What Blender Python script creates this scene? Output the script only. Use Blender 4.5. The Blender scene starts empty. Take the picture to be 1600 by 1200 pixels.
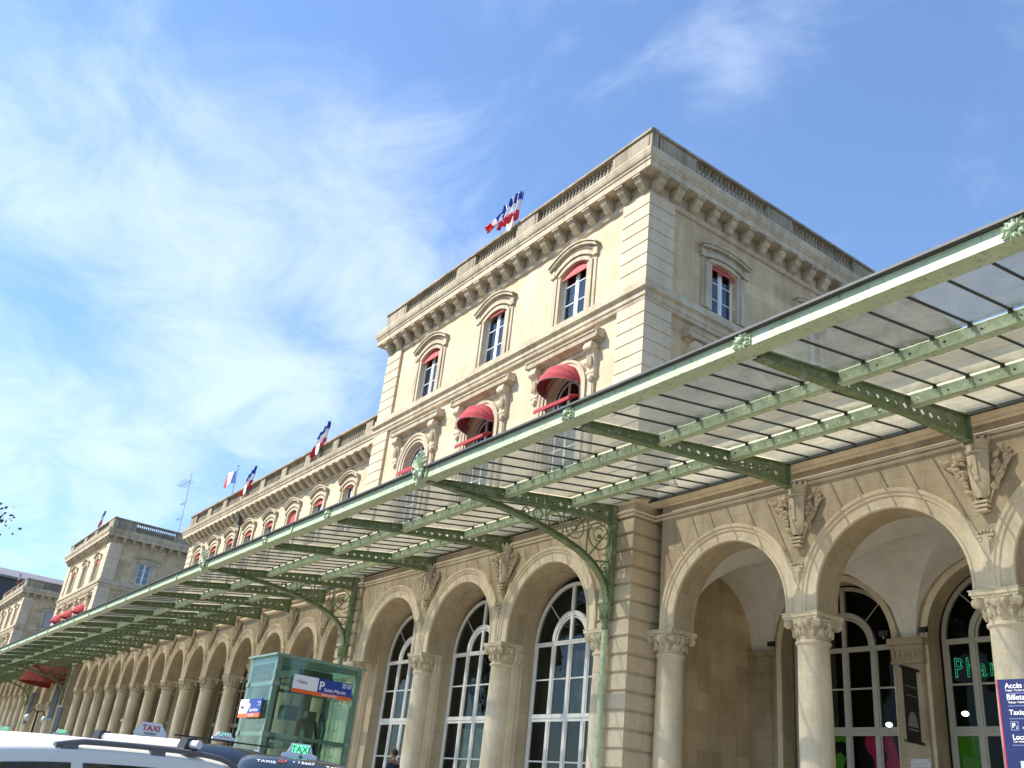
import bpy, math, random
from math import sin, cos, pi, sqrt, radians
from mathutils import Vector, Matrix
random.seed(7)
S = bpy.context.scene
COL = S.collection
# ---------------------------------------------------------------- camera
cam = bpy.data.cameras.new('camera'); co = bpy.data.objects.new('camera', cam); COL.objects.link(co)
yaw, pitch, roll = 2.55663812, 0.439443019, 0.115226596
f_ = Vector((cos(pitch)*cos(yaw), cos(pitch)*sin(yaw), sin(pitch)))
r0 = Vector((sin(yaw), -cos(yaw), 0)); u0 = r0.cross(f_)
r_ = r0*cos(roll)+u0*sin(roll); u_ = -r0*sin(roll)+u0*cos(roll)
M = Matrix((r_, u_, -f_)).transposed().to_4x4(); M.translation = (0, 0, 1.5)
co.matrix_world = M
cam.sensor_width = 36; cam.lens = 1432.56762/1600*36; cam.clip_start = .05; cam.clip_end = 4000
S.camera = co
S.render.resolution_x = 1024; S.render.resolution_y = 768
# ---------------------------------------------------------------- light
SUN_EL, SUN_AZ = radians(46), radians(30)     # azimuth: to the left of the facade's normal
sd = Vector((-sin(SUN_AZ)*cos(SUN_EL), -cos(SUN_AZ)*cos(SUN_EL), sin(SUN_EL)))   # towards the sun
sl = bpy.data.lights.new('sun', 'SUN'); sl.energy = 4.6; sl.angle = radians(.5); sl.color = (1, .94, .84)
so = bpy.data.objects.new('sun', sl); COL.objects.link(so)
so.rotation_euler = sd.to_track_quat('Z', 'Y').to_euler()
W = bpy.data.worlds.new('World'); S.world = W; W.use_nodes = True
wn, wl = W.node_tree.nodes, W.node_tree.links
bg = wn['Background']; bg.inputs[1].default_value = .10
sky = wn.new('ShaderNodeTexSky'); sky.sky_type = 'NISHITA'; sky.sun_disc = False
sky.sun_elevation = SUN_EL; sky.sun_rotation = math.atan2(sd.x, sd.y)
sky.air_density = 1.35; sky.dust_density = .5; sky.ozone_density = 2.2; sky.altitude = 50
tc = wn.new('ShaderNodeTexCoord')
CLOUDS = [((-.858, .005, .513), .13, .28), ((-.854, .122, .505), .10, .2), ((-.829, .243, .504), .10, .26), ((-.908, .21, .361), .12, .3), ((-.859, .325, .395), .09, .34),
    ((-.733, .327, .596), .10, .14), ((-.472, .537, .699), .03, .20), ((-.411, .56, .72), .03, .14), ((-.514, .528, .676), .03, .12), ((-.78, .352, .517), .08, .2), ((-.958, .091, .273), .15, .25),
    ((-.913, .067, .401), .06, -.25), ((-.564, .403, .72), .18, -.06), ((-.366, .69, .625), .2, -.16), ((-.843, .29, .453), .035, -.25), ((-.797, .112, .594), .08, -.05)]
def wmath(op, a, b=None, c=None):
    n = wn.new('ShaderNodeMath'); n.operation = op
    for i, v in enumerate((a, b, c)):
        if v is None: continue
        if isinstance(v, (int, float)): n.inputs[i].default_value = v
        else: wl.new(v, n.inputs[i])
    return n.outputs[0]
# clouds: thin high cirrus on a plane far above, seen along the view direction
sep = wn.new('ShaderNodeSeparateXYZ'); wl.new(tc.outputs['Generated'], sep.inputs[0])
zc = wmath('MAXIMUM', wmath('ADD', sep.outputs[2], .12), .05)
cx = wmath('DIVIDE', sep.outputs[0], zc); cy = wmath('DIVIDE', sep.outputs[1], zc)
cb = wn.new('ShaderNodeCombineXYZ'); wl.new(cx, cb.inputs[0]); wl.new(cy, cb.inputs[1])
def wnoise(scale, detail, rough, dist, rot, st, off=(0, 0, 0)):
    mp = wn.new('ShaderNodeMapping'); wl.new(cb.outputs[0], mp.inputs[0])
    mp.inputs['Rotation'].default_value = (0, 0, rot); mp.inputs['Scale'].default_value = st; mp.inputs['Location'].default_value = off
    n = wn.new('ShaderNodeTexNoise'); wl.new(mp.outputs[0], n.inputs[0])
    n.inputs['Scale'].default_value = scale; n.inputs['Detail'].default_value = detail
    n.inputs['Roughness'].default_value = rough; n.inputs['Distortion'].default_value = dist
    return n.outputs[0]
big = wnoise(1.1, 4, .55, .5, .5, (1, .8, 1), (2.3, .7, 0))
fine = wnoise(3.4, 11, .62, .6, .9, (.8, 1.2, 1), (5.1, 1.2, 0))
cl = wmath('ADD', wmath('MULTIPLY', wmath('ADD', wmath('MULTIPLY', big, .5), wmath('MULTIPLY', fine, .9)), 1.0), -.2)
# where the banks of cirrus lie: world direction, spread, weight
for d_, sp_, w_ in CLOUDS:
    v = wn.new('ShaderNodeVectorMath'); v.operation = 'DISTANCE'; wl.new(tc.outputs['Generated'], v.inputs[0]); v.inputs[1].default_value = d_
    g_ = wmath('POWER', 2.718, wmath('MULTIPLY', wmath('POWER', wmath('DIVIDE', v.outputs['Value'], sp_), 2), -1))
    cl = wmath('ADD', cl, wmath("MULTIPLY", g_, w_*.62))
mr = wn.new('ShaderNodeMapRange'); mr.interpolation_type = 'SMOOTHSTEP'; cl = wmath('ADD', cl, .0); wl.new(cl, mr.inputs[0])
mr.inputs[1].default_value = .40; mr.inputs[2].default_value = .95; mr.inputs[3].default_value = .06; mr.inputs[4].default_value = .70
mx = wn.new('ShaderNodeMixRGB'); wl.new(mr.outputs[0], mx.inputs[0])
tint = wn.new('ShaderNodeMixRGB'); tint.blend_type = 'MULTIPLY'; tint.inputs[0].default_value = 1; tint.inputs[2].default_value = (.89, 1.11, 1.42, 1)
wl.new(sky.outputs[0], tint.inputs[1]); wl.new(tint.outputs[0], mx.inputs[1]); mx.inputs[2].default_value = (6.0, 7.0, 8.4, 1)
wl.new(mx.outputs[0], bg.inputs[0])
S.view_settings.view_transform = 'Standard'; S.view_settings.look = 'None'
S.view_settings.exposure = .74; S.view_settings.gamma = 1
S.render.engine = 'CYCLES'
S.cycles.max_bounces = 7; S.cycles.transparent_max_bounces = 12

# ---------------------------------------------------------------- materials
def nodes(name):
    m = bpy.data.materials.new(name); m.use_nodes = True
    n = m.node_tree.nodes; return m, n, m.node_tree.links, n['Principled BSDF']
def ramp(n, l, src, stops):
    r = n.new('ShaderNodeValToRGB'); l.new(src, r.inputs[0])
    e = r.color_ramp.elements
    while len(e) < len(stops): e.new(.5)
    for k, (p, c) in enumerate(stops):
        e[k].position = p; e[k].color = (*c, 1) if len(c) == 3 else c
    return r.outputs[0]
def noise(n, l, vec, scale, detail=5, rough=.6):
    t = n.new('ShaderNodeTexNoise'); t.inputs['Scale'].default_value = scale
    t.inputs['Detail'].default_value = detail; t.inputs['Roughness'].default_value = rough
    if vec is not None: l.new(vec, t.inputs[0])
    return t.outputs[0]
def stone(name, base, var=.18, blocks=0, blockvar=.0, stain=.3, rough=.85, bump=.25, staincol=(.5, .46, .4), joint=.72):
    m, n, l, b = nodes(name)
    g = n.new('ShaderNodeNewGeometry'); pos = g.outputs['Position']
    a = noise(n, l, pos, .9, 6); fine = noise(n, l, pos, 14, 4, .7)
    c1 = tuple(min(1, x*(1+var)) for x in base); c0 = tuple(x*(1-var)*(1, .97, .93)[i] for i, x in enumerate(base))
    col = ramp(n, l, a, [(.3, c0), (.7, c1)])
    def mul(c, fac, amt):
        q = n.new('ShaderNodeMixRGB'); q.blend_type = 'MULTIPLY'; l.new(c, q.inputs[1]); l.new(fac, q.inputs[2]); q.inputs[0].default_value = amt
        return q.outputs[0]
    hgt = fine
    if blocks:
        s = n.new('ShaderNodeSeparateXYZ'); l.new(pos, s.inputs[0])
        ad = n.new('ShaderNodeMath'); ad.operation = 'ADD'; l.new(s.outputs[0], ad.inputs[0]); l.new(s.outputs[1], ad.inputs[1])
        cb_ = n.new('ShaderNodeCombineXYZ'); l.new(ad.outputs[0], cb_.inputs[0]); l.new(s.outputs[2], cb_.inputs[1])
        br = n.new('ShaderNodeTexBrick'); l.new(cb_.outputs[0], br.inputs[0])
        br.inputs['Scale'].default_value = 1; br.inputs['Brick Width'].default_value = blocks*2.1; br.inputs['Row Height'].default_value = blocks
        br.inputs['Mortar Size'].default_value = .006; br.inputs['Mortar Smooth'].default_value = .4
        br.inputs['Color1'].default_value = (1, 1, 1, 1); v = 1-blockvar
        br.inputs['Color2'].default_value = (v, v*.97, v*.9, 1); k = joint
        br.inputs['Mortar'].default_value = (k, k*.96, k*.9, 1)
        col = mul(col, br.outputs[0], 1)
    # rain streaks and dirt, stretched downwards
    mp = n.new('ShaderNodeMapping'); mp.inputs['Scale'].default_value = (3.2, 3.2, .35); l.new(pos, mp.inputs[0])
    st = noise(n, l, mp.outputs[0], 1.1, 7, .65)
    col = mul(col, ramp(n, l, st, [(.42, (1, 1, 1)), (.68, staincol)]), stain)
    col = mul(col, ramp(n, l, fine, [(.3, (.82, .8, .77)), (.6, (1, 1, 1))]), .5)
    l.new(col, b.inputs['Base Color']); b.inputs['Roughness'].default_value = rough
    bp = n.new('ShaderNodeBump'); bp.inputs['Strength'].default_value = bump; bp.inputs['Distance'].default_value = .02
    l.new(hgt, bp.inputs['Height']); l.new(bp.outputs[0], b.inputs['Normal'])
    return m
def simple(name, base, rough=.5, metal=0, var=0, vscale=8, emit=None, es=1, spec=.5, alpha=None, coat=0):
    m, n, l, b = nodes(name)
    b.inputs['Base Color'].default_value = (*base, 1); b.inputs['Roughness'].default_value = rough; b.inputs['Metallic'].default_value = metal
    b.inputs['Specular IOR Level'].default_value = spec
    if coat: b.inputs['Coat Weight'].default_value = coat; b.inputs['Coat Roughness'].default_value = .05
    if var:
        g = n.new('ShaderNodeNewGeometry'); t = noise(n, l, g.outputs['Position'], vscale, 6, .65)
        l.new(ramp(n, l, t, [(.3, tuple(x*(1-var) for x in base)), (.7, tuple(min(1, x*(1+var)) for x in base))]), b.inputs['Base Color'])
    if emit: b.inputs['Emission Color'].default_value = (*emit, 1); b.inputs['Emission Strength'].default_value = es
    return m
def paint(name, base, rust=.25, rough=.45):
    m, n, l, b = nodes(name)
    g = n.new('ShaderNodeNewGeometry'); pos = g.outputs['Position']
    a = noise(n, l, pos, 2.2, 8, .7); c = noise(n, l, pos, 11, 6, .75)
    col = ramp(n, l, a, [(.3, tuple(x*.82 for x in base)), (.65, tuple(x*1.1 for x in base))])
    q = n.new('ShaderNodeMixRGB'); l.new(ramp(n, l, c, [(.53, (0, 0, 0)), (.66, (rust,)*3)]), q.inputs[0]); l.new(col, q.inputs[1])
    q.inputs[2].default_value = (.10, .075, .04, 1)
    q3 = n.new('ShaderNodeMixRGB'); d2 = noise(n, l, pos, 5, 9, .8); l.new(ramp(n, l, d2, [(.52, (0, 0, 0)), (.58, (.55,)*3)]), q3.inputs[0]); l.new(q.outputs[0], q3.inputs[1]); q3.inputs[2].default_value = (*[min(1, x*.45+.32) for x in base], 1)
    l.new(q3.outputs[0], b.inputs['Base Color']); b.inputs['Roughness'].default_value = rough
    bp = n.new('ShaderNodeBump'); bp.inputs['Strength'].default_value = .12; bp.inputs['Distance'].default_value = .01
    l.new(c, bp.inputs['Height']); l.new(bp.outputs[0], b.inputs['Normal'])
    return m
def pane(name, tint, refl=.12, rough=.02):
    m, n, l, b = nodes(name); n.remove(b); out = n['Material Output']
    t = n.new('ShaderNodeBsdfTransparent'); t.inputs[0].default_value = (*tint, 1)
    gl = n.new('ShaderNodeBsdfGlossy'); gl.inputs['Roughness'].default_value = rough; gl.inputs[0].default_value = (.9, .95, 1, 1)
    g_ = n.new('ShaderNodeNewGeometry'); bp_ = n.new('ShaderNodeBump'); bp_.inputs['Strength'].default_value = .25; bp_.inputs['Distance'].default_value = .02
    l.new(noise(n, l, g_.outputs['Position'], 1.6, 2, .5), bp_.inputs['Height']); l.new(bp_.outputs[0], gl.inputs['Normal'])
    lw = n.new('ShaderNodeLayerWeight'); lw.inputs[0].default_value = .5
    pw = n.new('ShaderNodeMath'); pw.operation = 'POWER'; l.new(lw.outputs['Facing'], pw.inputs[0]); pw.inputs[1].default_value = 5
    mr_ = n.new('ShaderNodeMath'); mr_.operation = 'MULTIPLY_ADD'; mr_.use_clamp = True; l.new(pw.outputs[0], mr_.inputs[0]); mr_.inputs[1].default_value = .9; mr_.inputs[2].default_value = .05+refl
    x = n.new('ShaderNodeMixShader'); l.new(mr_.outputs[0], x.inputs[0]); l.new(t.outputs[0], x.inputs[1]); l.new(gl.outputs[0], x.inputs[2]); l.new(x.outputs[0], out.inputs[0])
    return m
def frosted(name):
    m, n, l, b = nodes(name); n.remove(b); out = n['Material Output']
    g = n.new('ShaderNodeNewGeometry'); pos = g.outputs['Position']
    a = noise(n, l, pos, 1.3, 6, .6); d = noise(n, l, pos, 6, 5, .6)
    t = n.new('ShaderNodeBsdfTransparent'); t.inputs[0].default_value = (.80, .81, .74, 1)
    tl = n.new('ShaderNodeBsdfTranslucent'); l.new(ramp(n, l, a, [(.3, (.15, .15, .125)), (.7, (.24, .24, .2))]), tl.inputs[0])
    df = n.new('ShaderNodeBsdfDiffuse'); df.inputs[0].default_value = (.30, .30, .26, 1)
    # leaf litter and grime gather where the panes rest on the purlins
    sx = n.new('ShaderNodeSeparateXYZ'); l.new(pos, sx.inputs[0]); tot = None
    for y0 in (10.9, 12.8):
        mr2 = n.new('ShaderNodeMapRange'); l.new(sx.outputs[1], mr2.inputs[0]); mr2.inputs[1].default_value = y0-.55; mr2.inputs[2].default_value = y0
        gt = n.new('ShaderNodeMath'); gt.operation = 'LESS_THAN'; l.new(sx.outputs[1], gt.inputs[0]); gt.inputs[1].default_value = y0+.02
        mu = n.new('ShaderNodeMath'); mu.operation = 'MULTIPLY'; l.new(mr2.outputs[0], mu.inputs[0]); l.new(gt.outputs[0], mu.inputs[1])
        if tot is None: tot = mu.outputs[0]
        else:
            df2 = n.new('ShaderNodeMath'); df2.operation = 'MAXIMUM'; l.new(tot, df2.inputs[0])
            g3 = n.new('ShaderNodeMath'); g3.operation = 'GREATER_THAN'; l.new(sx.outputs[1], g3.inputs[0]); g3.inputs[1].default_value = 10.95
            m3 = n.new('ShaderNodeMath'); m3.operation = 'MULTIPLY'; l.new(mu.outputs[0], m3.inputs[0]); l.new(g3.outputs[0], m3.inputs[1]); l.new(m3.outputs[0], df2.inputs[1]); tot = df2.outputs[0]
    gn = noise(n, l, pos, 3.5, 6, .7); gm = n.new('ShaderNodeMath'); gm.operation = 'MULTIPLY'; l.new(tot, gm.inputs[0]); l.new(gn, gm.inputs[1])
    gc = ramp(n, l, gm.outputs[0], [(.28, (1, 1, 1)), (.6, (.3, .32, .26))])
    tm_ = n.new('ShaderNodeMixRGB'); tm_.blend_type = 'MULTIPLY'; tm_.inputs[0].default_value = 1; tm_.inputs[1].default_value = (.80, .81, .74, 1); l.new(gc, tm_.inputs[2]); l.new(tm_.outputs[0], t.inputs[0])
    cm_ = n.new('ShaderNodeMixRGB'); cm_.blend_type = 'MULTIPLY'; cm_.inputs[0].default_value = 1; l.new(tl.inputs[0].links[0].from_socket, cm_.inputs[1]); l.new(gc, cm_.inputs[2]); l.new(cm_.outputs[0], tl.inputs[0])
    x1 = n.new('ShaderNodeMixShader'); x1.inputs[0].default_value = .3; l.new(tl.outputs[0], x1.inputs[1]); l.new(df.outputs[0], x1.inputs[2])
    x = n.new('ShaderNodeMixShader'); l.new(ramp(n, l, d, [(.3, (.56,)*3), (.75, (.78,)*3)]), x.inputs[0]); l.new(t.outputs[0], x.inputs[1]); l.new(x1.outputs[0], x.inputs[2])
    gl = n.new('ShaderNodeBsdfGlossy'); gl.inputs['Roughness'].default_value = .12
    x2 = n.new('ShaderNodeMixShader'); x2.inputs[0].default_value = .1; l.new(x.outputs[0], x2.inputs[1]); l.new(gl.outputs[0], x2.inputs[2])
    l.new(x2.outputs[0], out.inputs[0]); return m
def flagmat():
    return simple('flag_blue', (.03, .07, .38), .7), simple('flag_white', (.82, .82, .84), .7), simple('flag_red', (.62, .02, .035), .7)
M_wall = stone('smooth_cream_stone', (.66, .545, .39), .1, .62, .06, .32, bump=.12, joint=.87, staincol=(.66, .6, .5))
M_side = stone('ashlar_stone', (.68, .53, .33), .14, .42, .26, .35, joint=.8)
M_trim = stone('grey_weathered_stone', (.57, .485, .35), .16, 0, 0, .6)
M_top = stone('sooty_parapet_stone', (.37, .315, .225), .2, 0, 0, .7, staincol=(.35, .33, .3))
M_arc = stone('arcade_stone', (.80, .69, .51), .1, 0, 0, .35)
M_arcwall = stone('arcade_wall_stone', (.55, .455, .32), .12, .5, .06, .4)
M_quoin = stone('quoin_stone', (.66, .55, .395), .12, 0, 0, .25)
M_col = stone('column_stone', (.78, .685, .52), .13, .95, .05, .4, bump=.15, joint=.93)
M_carve = stone('carved_stone', (.70, .60, .435), .15, 0, 0, .6)
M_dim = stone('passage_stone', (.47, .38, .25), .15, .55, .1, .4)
M_plaster = stone('plaster_vault', (.82, .79, .71), .06, 0, 0, .2, bump=.08)
M_green = paint('green_paint_lit', (.49, .585, .36), .6)  # canopy green, lightened in the colour for its sunlit faces
M_rib = paint('green_paint_shaded', (.175, .24, .105), .7)  # darker copy of the canopy green, with the ribs' shade in the colour
M_zinc = simple('zinc', (.085, .085, .088), .6, .2, .25, 6)
M_bar = simple('dark_glazing_bar', (.05, .055, .045), .7)
M_frost = frosted('frosted_glass')
M_white = simple('white_window_paint', (.74, .72, .67), .45, var=.1, vscale=5)
M_beige = simple('beige_window_paint', (.42, .39, .31), .5, var=.1, vscale=5)
M_pane = pane('window_glass', (.62, .66, .64), -.02)
M_backpane = pane('passage_window_glass', (.66, .68, .64), -.045)
M_blueglass = pane('upper_window_glass', (.5, .55, .6), .06)
M_dark = simple('dark_interior', (.035, .03, .025), .9, var=.3, vscale=2)  # near-black backing colour; the darkness of unlit rooms is painted in
M_red = simple('red_canvas', (.36, .032, .042), .85, var=.3, vscale=5)
M_red2 = simple('faded_red_canvas', (.43, .06, .065), .85, var=.3, vscale=7)
M_pink = simple('red_blind', (.55, .07, .07), .7, var=.12, vscale=8)
M_black = simple('black_metal', (.02, .02, .022), .4)
M_steel = simple('grey_steel', (.35, .35, .36), .4, .6)
M_asphalt = stone('asphalt', (.11, .108, .105), .15, 0, 0, .3, .9, .4)
M_pave = stone('paving', (.42, .39, .33), .1, .6, .1, .3, .8, .2)
FB, FW, FR = flagmat()

# ---------------------------------------------------------------- mesh helpers
ORG = {}
def split_faces(v, f, gap):
    par = list(range(len(v)))
    def find(a):
        while par[a] != a: par[a] = par[par[a]]; a = par[a]
        return a
    for q in f:
        r0_ = find(q[0])
        for k in q[1:]: par[find(k)] = r0_
    comp = {}
    for i, q in enumerate(f): comp.setdefault(find(q[0]), []).append(i)
    bb = []
    for fi in comp.values():
        P_ = [v[k] for i in fi for k in f[i]]
        bb.append([[min(p[a] for p in P_)-gap/2 for a in range(3)], [max(p[a] for p in P_)+gap/2 for a in range(3)], fi])
    done = False
    while not done:
        done = True; out = []
        for b in bb:
            for o in out:
                if all(o[0][a] <= b[1][a] and b[0][a] <= o[1][a] for a in range(3)):
                    o[0] = [min(x, y) for x, y in zip(o[0], b[0])]; o[1] = [max(x, y) for x, y in zip(o[1], b[1])]; o[2] = o[2]+b[2]; done = False; break
            else: out.append(b)
        bb = out
    return [b[2] for b in bb]
def thing(name, label, cat, loc=(0, 0, 0), group=None, local=False):
    o = bpy.data.objects.new(name, None); COL.objects.link(o); o.location = loc; o.empty_display_size = .3
    o['label'] = label; o['category'] = cat
    if group: o['group'] = group
    ORG[o.name] = Vector((0, 0, 0)) if local else Vector(loc)
    return o
def tag(o, label, cat, group=None, kind=None):
    o['label'] = label; o['category'] = cat
    if group: o['group'] = group
    if kind: o['kind'] = kind
    return o
class MB:
    def __init__(s, T=None): s.v = []; s.f = []; s.mi = []; s.T = T
    def add(s, vs, fs, mi=0):
        b = len(s.v)
        s.v += [tuple(s.T(*p)) if s.T else tuple(p) for p in vs]
        s.f += [tuple(i+b for i in f) for f in fs]; s.mi += [mi]*len(fs); return s
    def box(s, x0, y0, z0, x1, y1, z1, mi=0):
        x0, x1 = sorted((x0, x1)); y0, y1 = sorted((y0, y1)); z0, z1 = sorted((z0, z1))
        return s.add([(x0, y0, z0), (x1, y0, z0), (x1, y1, z0), (x0, y1, z0), (x0, y0, z1), (x1, y0, z1), (x1, y1, z1), (x0, y1, z1)],
                     [(0, 3, 2, 1), (4, 5, 6, 7), (0, 1, 5, 4), (1, 2, 6, 5), (2, 3, 7, 6), (3, 0, 4, 7)], mi)
    def prism(s, poly, a0, a1, axis='y', mi=0):
        n = len(poly)
        def P(p, a):
            return (p[0], a, p[1]) if axis == 'y' else ((a, p[0], p[1]) if axis == 'x' else (p[0], p[1], a))
        vs = [P(p, a0) for p in poly]+[P(p, a1) for p in poly]
        fs = [(i, (i+1) % n, n+(i+1) % n, n+i) for i in range(n)]+[tuple(range(n))[::-1], tuple(range(n, 2*n))]
        return s.add(vs, fs, mi)
    def lathe(s, prof, cx=0, cy=0, n=20, a0=0, a1=2*pi, mod=None, mi=0):
        full = abs(a1-a0-2*pi) < 1e-6; m = n if full else n+1
        vs = []
        for (r, z) in prof:
            for k in range(m):
                a = a0+(a1-a0)*k/n; rr = r*(1+(mod(a, z) if mod else 0))
                vs.append((cx+rr*cos(a), cy+rr*sin(a), z))
        fs = []
        for j in range(len(prof)-1):
            for k in range(n):
                k2 = (k+1) % m
                fs.append((j*m+k, j*m+k2, (j+1)*m+k2, (j+1)*m+k))
        if full: fs.append(tuple(range(m))[::-1]); fs.append(tuple((len(prof)-1)*m+k for k in range(m)))
        return s.add(vs, fs, mi)
    def tube(s, pts, r, n=6, closed=False, r1=None, mi=0):
        pts = [Vector(p) for p in pts]; L = len(pts); vs = []
        for i, p in enumerate(pts):
            a = pts[(i-1) % L] if (closed or i) else p; b = pts[(i+1) % L] if (closed or i < L-1) else p
            d = (b-a).normalized(); up = Vector((0, 0, 1)) if abs(d.z) < .9 else Vector((1, 0, 0))
            x = d.cross(up).normalized(); y = x.cross(d)
            rr = r if r1 is None else r+(r1-r)*i/(L-1)
            vs += [tuple(p+x*rr*cos(2*pi*k/n)+y*rr*sin(2*pi*k/n)) for k in range(n)]
        fs = []
        for i in range(L if closed else L-1):
            j = (i+1) % L
            fs += [(i*n+k, i*n+(k+1) % n, j*n+(k+1) % n, j*n+k) for k in range(n)]
        if not closed: fs += [tuple(range(n))[::-1], tuple((L-1)*n+k for k in range(n))]
        return s.add(vs, fs, mi)
    def ball(s, c, rx, ry=None, rz=None, n=8, m=6, mi=0):
        ry = ry or rx; rz = rz or rx; vs = []
        for j in range(m+1):
            t = pi*j/m
            for k in range(n):
                a = 2*pi*k/n; vs.append((c[0]+rx*sin(t)*cos(a), c[1]+ry*sin(t)*sin(a), c[2]+rz*cos(t)))
        return s.add(vs, [(j*n+k, (j+1)*n+k, (j+1)*n+(k+1) % n, j*n+(k+1) % n) for j in range(m) for k in range(n)], mi)
    def arcband(s, xc, zc, prof, kx=1, n=28, zb=None, a0=0, a1=pi, mi=0):
        """closed profile of (radius, y) swept round an arch; kx squeezes it sideways; zb: straight legs down to zb"""
        st = [(a0+(a1-a0)*i/n, 0) for i in range(n+1)]
        rows = []
        if zb is not None: rows.append([(xc+(r*kx), y, zb) for r, y in prof])
        for a, _ in st: rows.append([(xc+r*kx*cos(a), y, zc+r*sin(a)) for r, y in prof])
        if zb is not None: rows.append([(xc-(r*kx), y, zb) for r, y in prof])
        m = len(prof); vs = [p for r in rows for p in r]
        fs = [(i*m+k, (i+1)*m+k, (i+1)*m+(k+1) % m, i*m+(k+1) % m) for i in range(len(rows)-1) for k in range(m)]
        fs += [tuple(range(m)), tuple((len(rows)-1)*m+k for k in range(m))[::-1]]
        return s.add(vs, fs, mi)
    def mould(s, path, prof, closed=False, mi=0):
        """profile (out, z) swept along an xy path, mitred; outwards is to the right of travel"""
        n = len(path); rows = []
        for i, p in enumerate(path):
            p = Vector(p); dirs = []
            if i > 0 or closed: dirs.append((p-Vector(path[i-1])).normalized())
            if i < n-1 or closed: dirs.append((Vector(path[(i+1) % n])-p).normalized())
            ns = [Vector((d.y, -d.x)) for d in dirs]
            if len(ns) == 2:
                b = ns[0]+ns[1]; k = b/(1+ns[0].dot(ns[1]))
            else: k = ns[0]
            rows.append([(p.x+k.x*o, p.y+k.y*o, z) for o, z in prof])
        m = len(prof); vs = [q for r in rows for q in r]; R = n if closed else n-1
        fs = [(i*m+k, ((i+1) % n)*m+k, ((i+1) % n)*m+(k+1) % m, i*m+(k+1) % m) for i in range(R) for k in range(m)]
        if not closed: fs += [tuple(range(m)), tuple((n-1)*m+k for k in range(m))[::-1]]
        return s.add(vs, fs, mi)
    def mesh(s, name, mats, smooth=False, org=(0, 0, 0)):
        me = bpy.data.meshes.new(name); ox, oy, oz = org
        me.from_pydata([(x-ox, y-oy, z-oz) for x, y, z in s.v], [], s.f)
        for m in (mats if isinstance(mats, (list, tuple)) else [mats]): me.materials.append(m)
        if any(s.mi): me.polygons.foreach_set('material_index', s.mi)
        if smooth:
            me.polygons.foreach_set('use_smooth', [True]*len(s.f))
            me.set_sharp_from_angle(angle=radians(38 if smooth is True else smooth))
        me.update(); return me
    def pieces(s, gap=.08):
        out = []
        for fi in split_faces(s.v, s.f, gap):
            m = MB(); ix = {}
            for i in fi:
                for k in s.f[i]:
                    if k not in ix: ix[k] = len(m.v); m.v.append(s.v[k])
                m.f.append(tuple(ix[k] for k in s.f[i])); m.mi.append(s.mi[i])
            out.append(m)
        return out
    def each(s, name, mats, parent=None, smooth=False, gap=.08):
        return [p.build(name, mats, parent, smooth) for p in s.pieces(gap)]
    def protos(s, name, mats, smooth=False, gap=.08):
        return [(name, p.mesh(name, mats, smooth), []) for p in s.pieces(gap)]
    def build(s, name, mats, parent=None, smooth=False):
        org = ORG[parent.name] if parent is not None else Vector((0, 0, 0))
        o = bpy.data.objects.new(name, s.mesh(name, mats, smooth, org)); COL.objects.link(o)
        if parent is not None: o.parent = parent; ORG[o.name] = org
        return o
def put(proto, parent, loc=(0, 0, 0), rz=0, sc=(1, 1, 1)):
    """proto = (name, mesh, [children]); each placed object shares its mesh"""
    o = bpy.data.objects.new(proto[0], proto[1]); COL.objects.link(o)
    if parent is not None:
        o.parent = parent; o.location = Vector(loc)-ORG[parent.name]
    else: o.location = loc
    o.rotation_euler = (0, 0, rz); o.scale = sc; ORG[o.name] = Vector((0, 0, 0))
    for c in proto[2]:
        k = bpy.data.objects.new(c[0], c[1]); COL.objects.link(k); k.parent = o; ORG[k.name] = Vector((0, 0, 0))
    return o
def kids(o): return [c for c in bpy.data.objects if c.parent == o]
def copy_tree(o, parent=None):
    c = o.copy(); COL.objects.link(c); c.parent = parent; ORG[c.name] = ORG.get(o.name, Vector((0, 0, 0)))
    for ch in TREE.get(o.name, []): copy_tree(ch, c)
    return c
def struct(o): o['kind'] = 'structure'; return o
def text_mesh(txt, size, mat, depth=.004, align='LEFT', name='lettering', bold=0, space=1):
    cu = bpy.data.curves.new('t', 'FONT'); cu.body = txt; cu.space_character = space; cu.size = size; cu.extrude = depth; cu.align_x = align; cu.offset = bold
    o = bpy.data.objects.new('t', cu); COL.objects.link(o)
    bpy.context.view_layer.update()
    me = bpy.data.meshes.new_from_object(o.evaluated_get(bpy.context.evaluated_depsgraph_get()))
    bpy.data.objects.remove(o); me.name = name; me.materials.clear(); me.materials.append(mat); return me
def add_text(parent, txt, size, mat, M4, name='lettering', depth=.003, align='LEFT', bold=0):
    me = text_mesh(txt, size, mat, depth, align, name, bold); me.transform(M4)
    o = bpy.data.objects.new(name, me); COL.objects.link(o); o.parent = parent; return o
def frameM(o, x, y):   # matrix with given origin, x axis (reading direction), y axis (up)
    x = Vector(x).normalized(); y = Vector(y).normalized(); z = x.cross(y)
    m = Matrix((x, y, z)).transposed().to_4x4(); m.translation = o; return m

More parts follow.
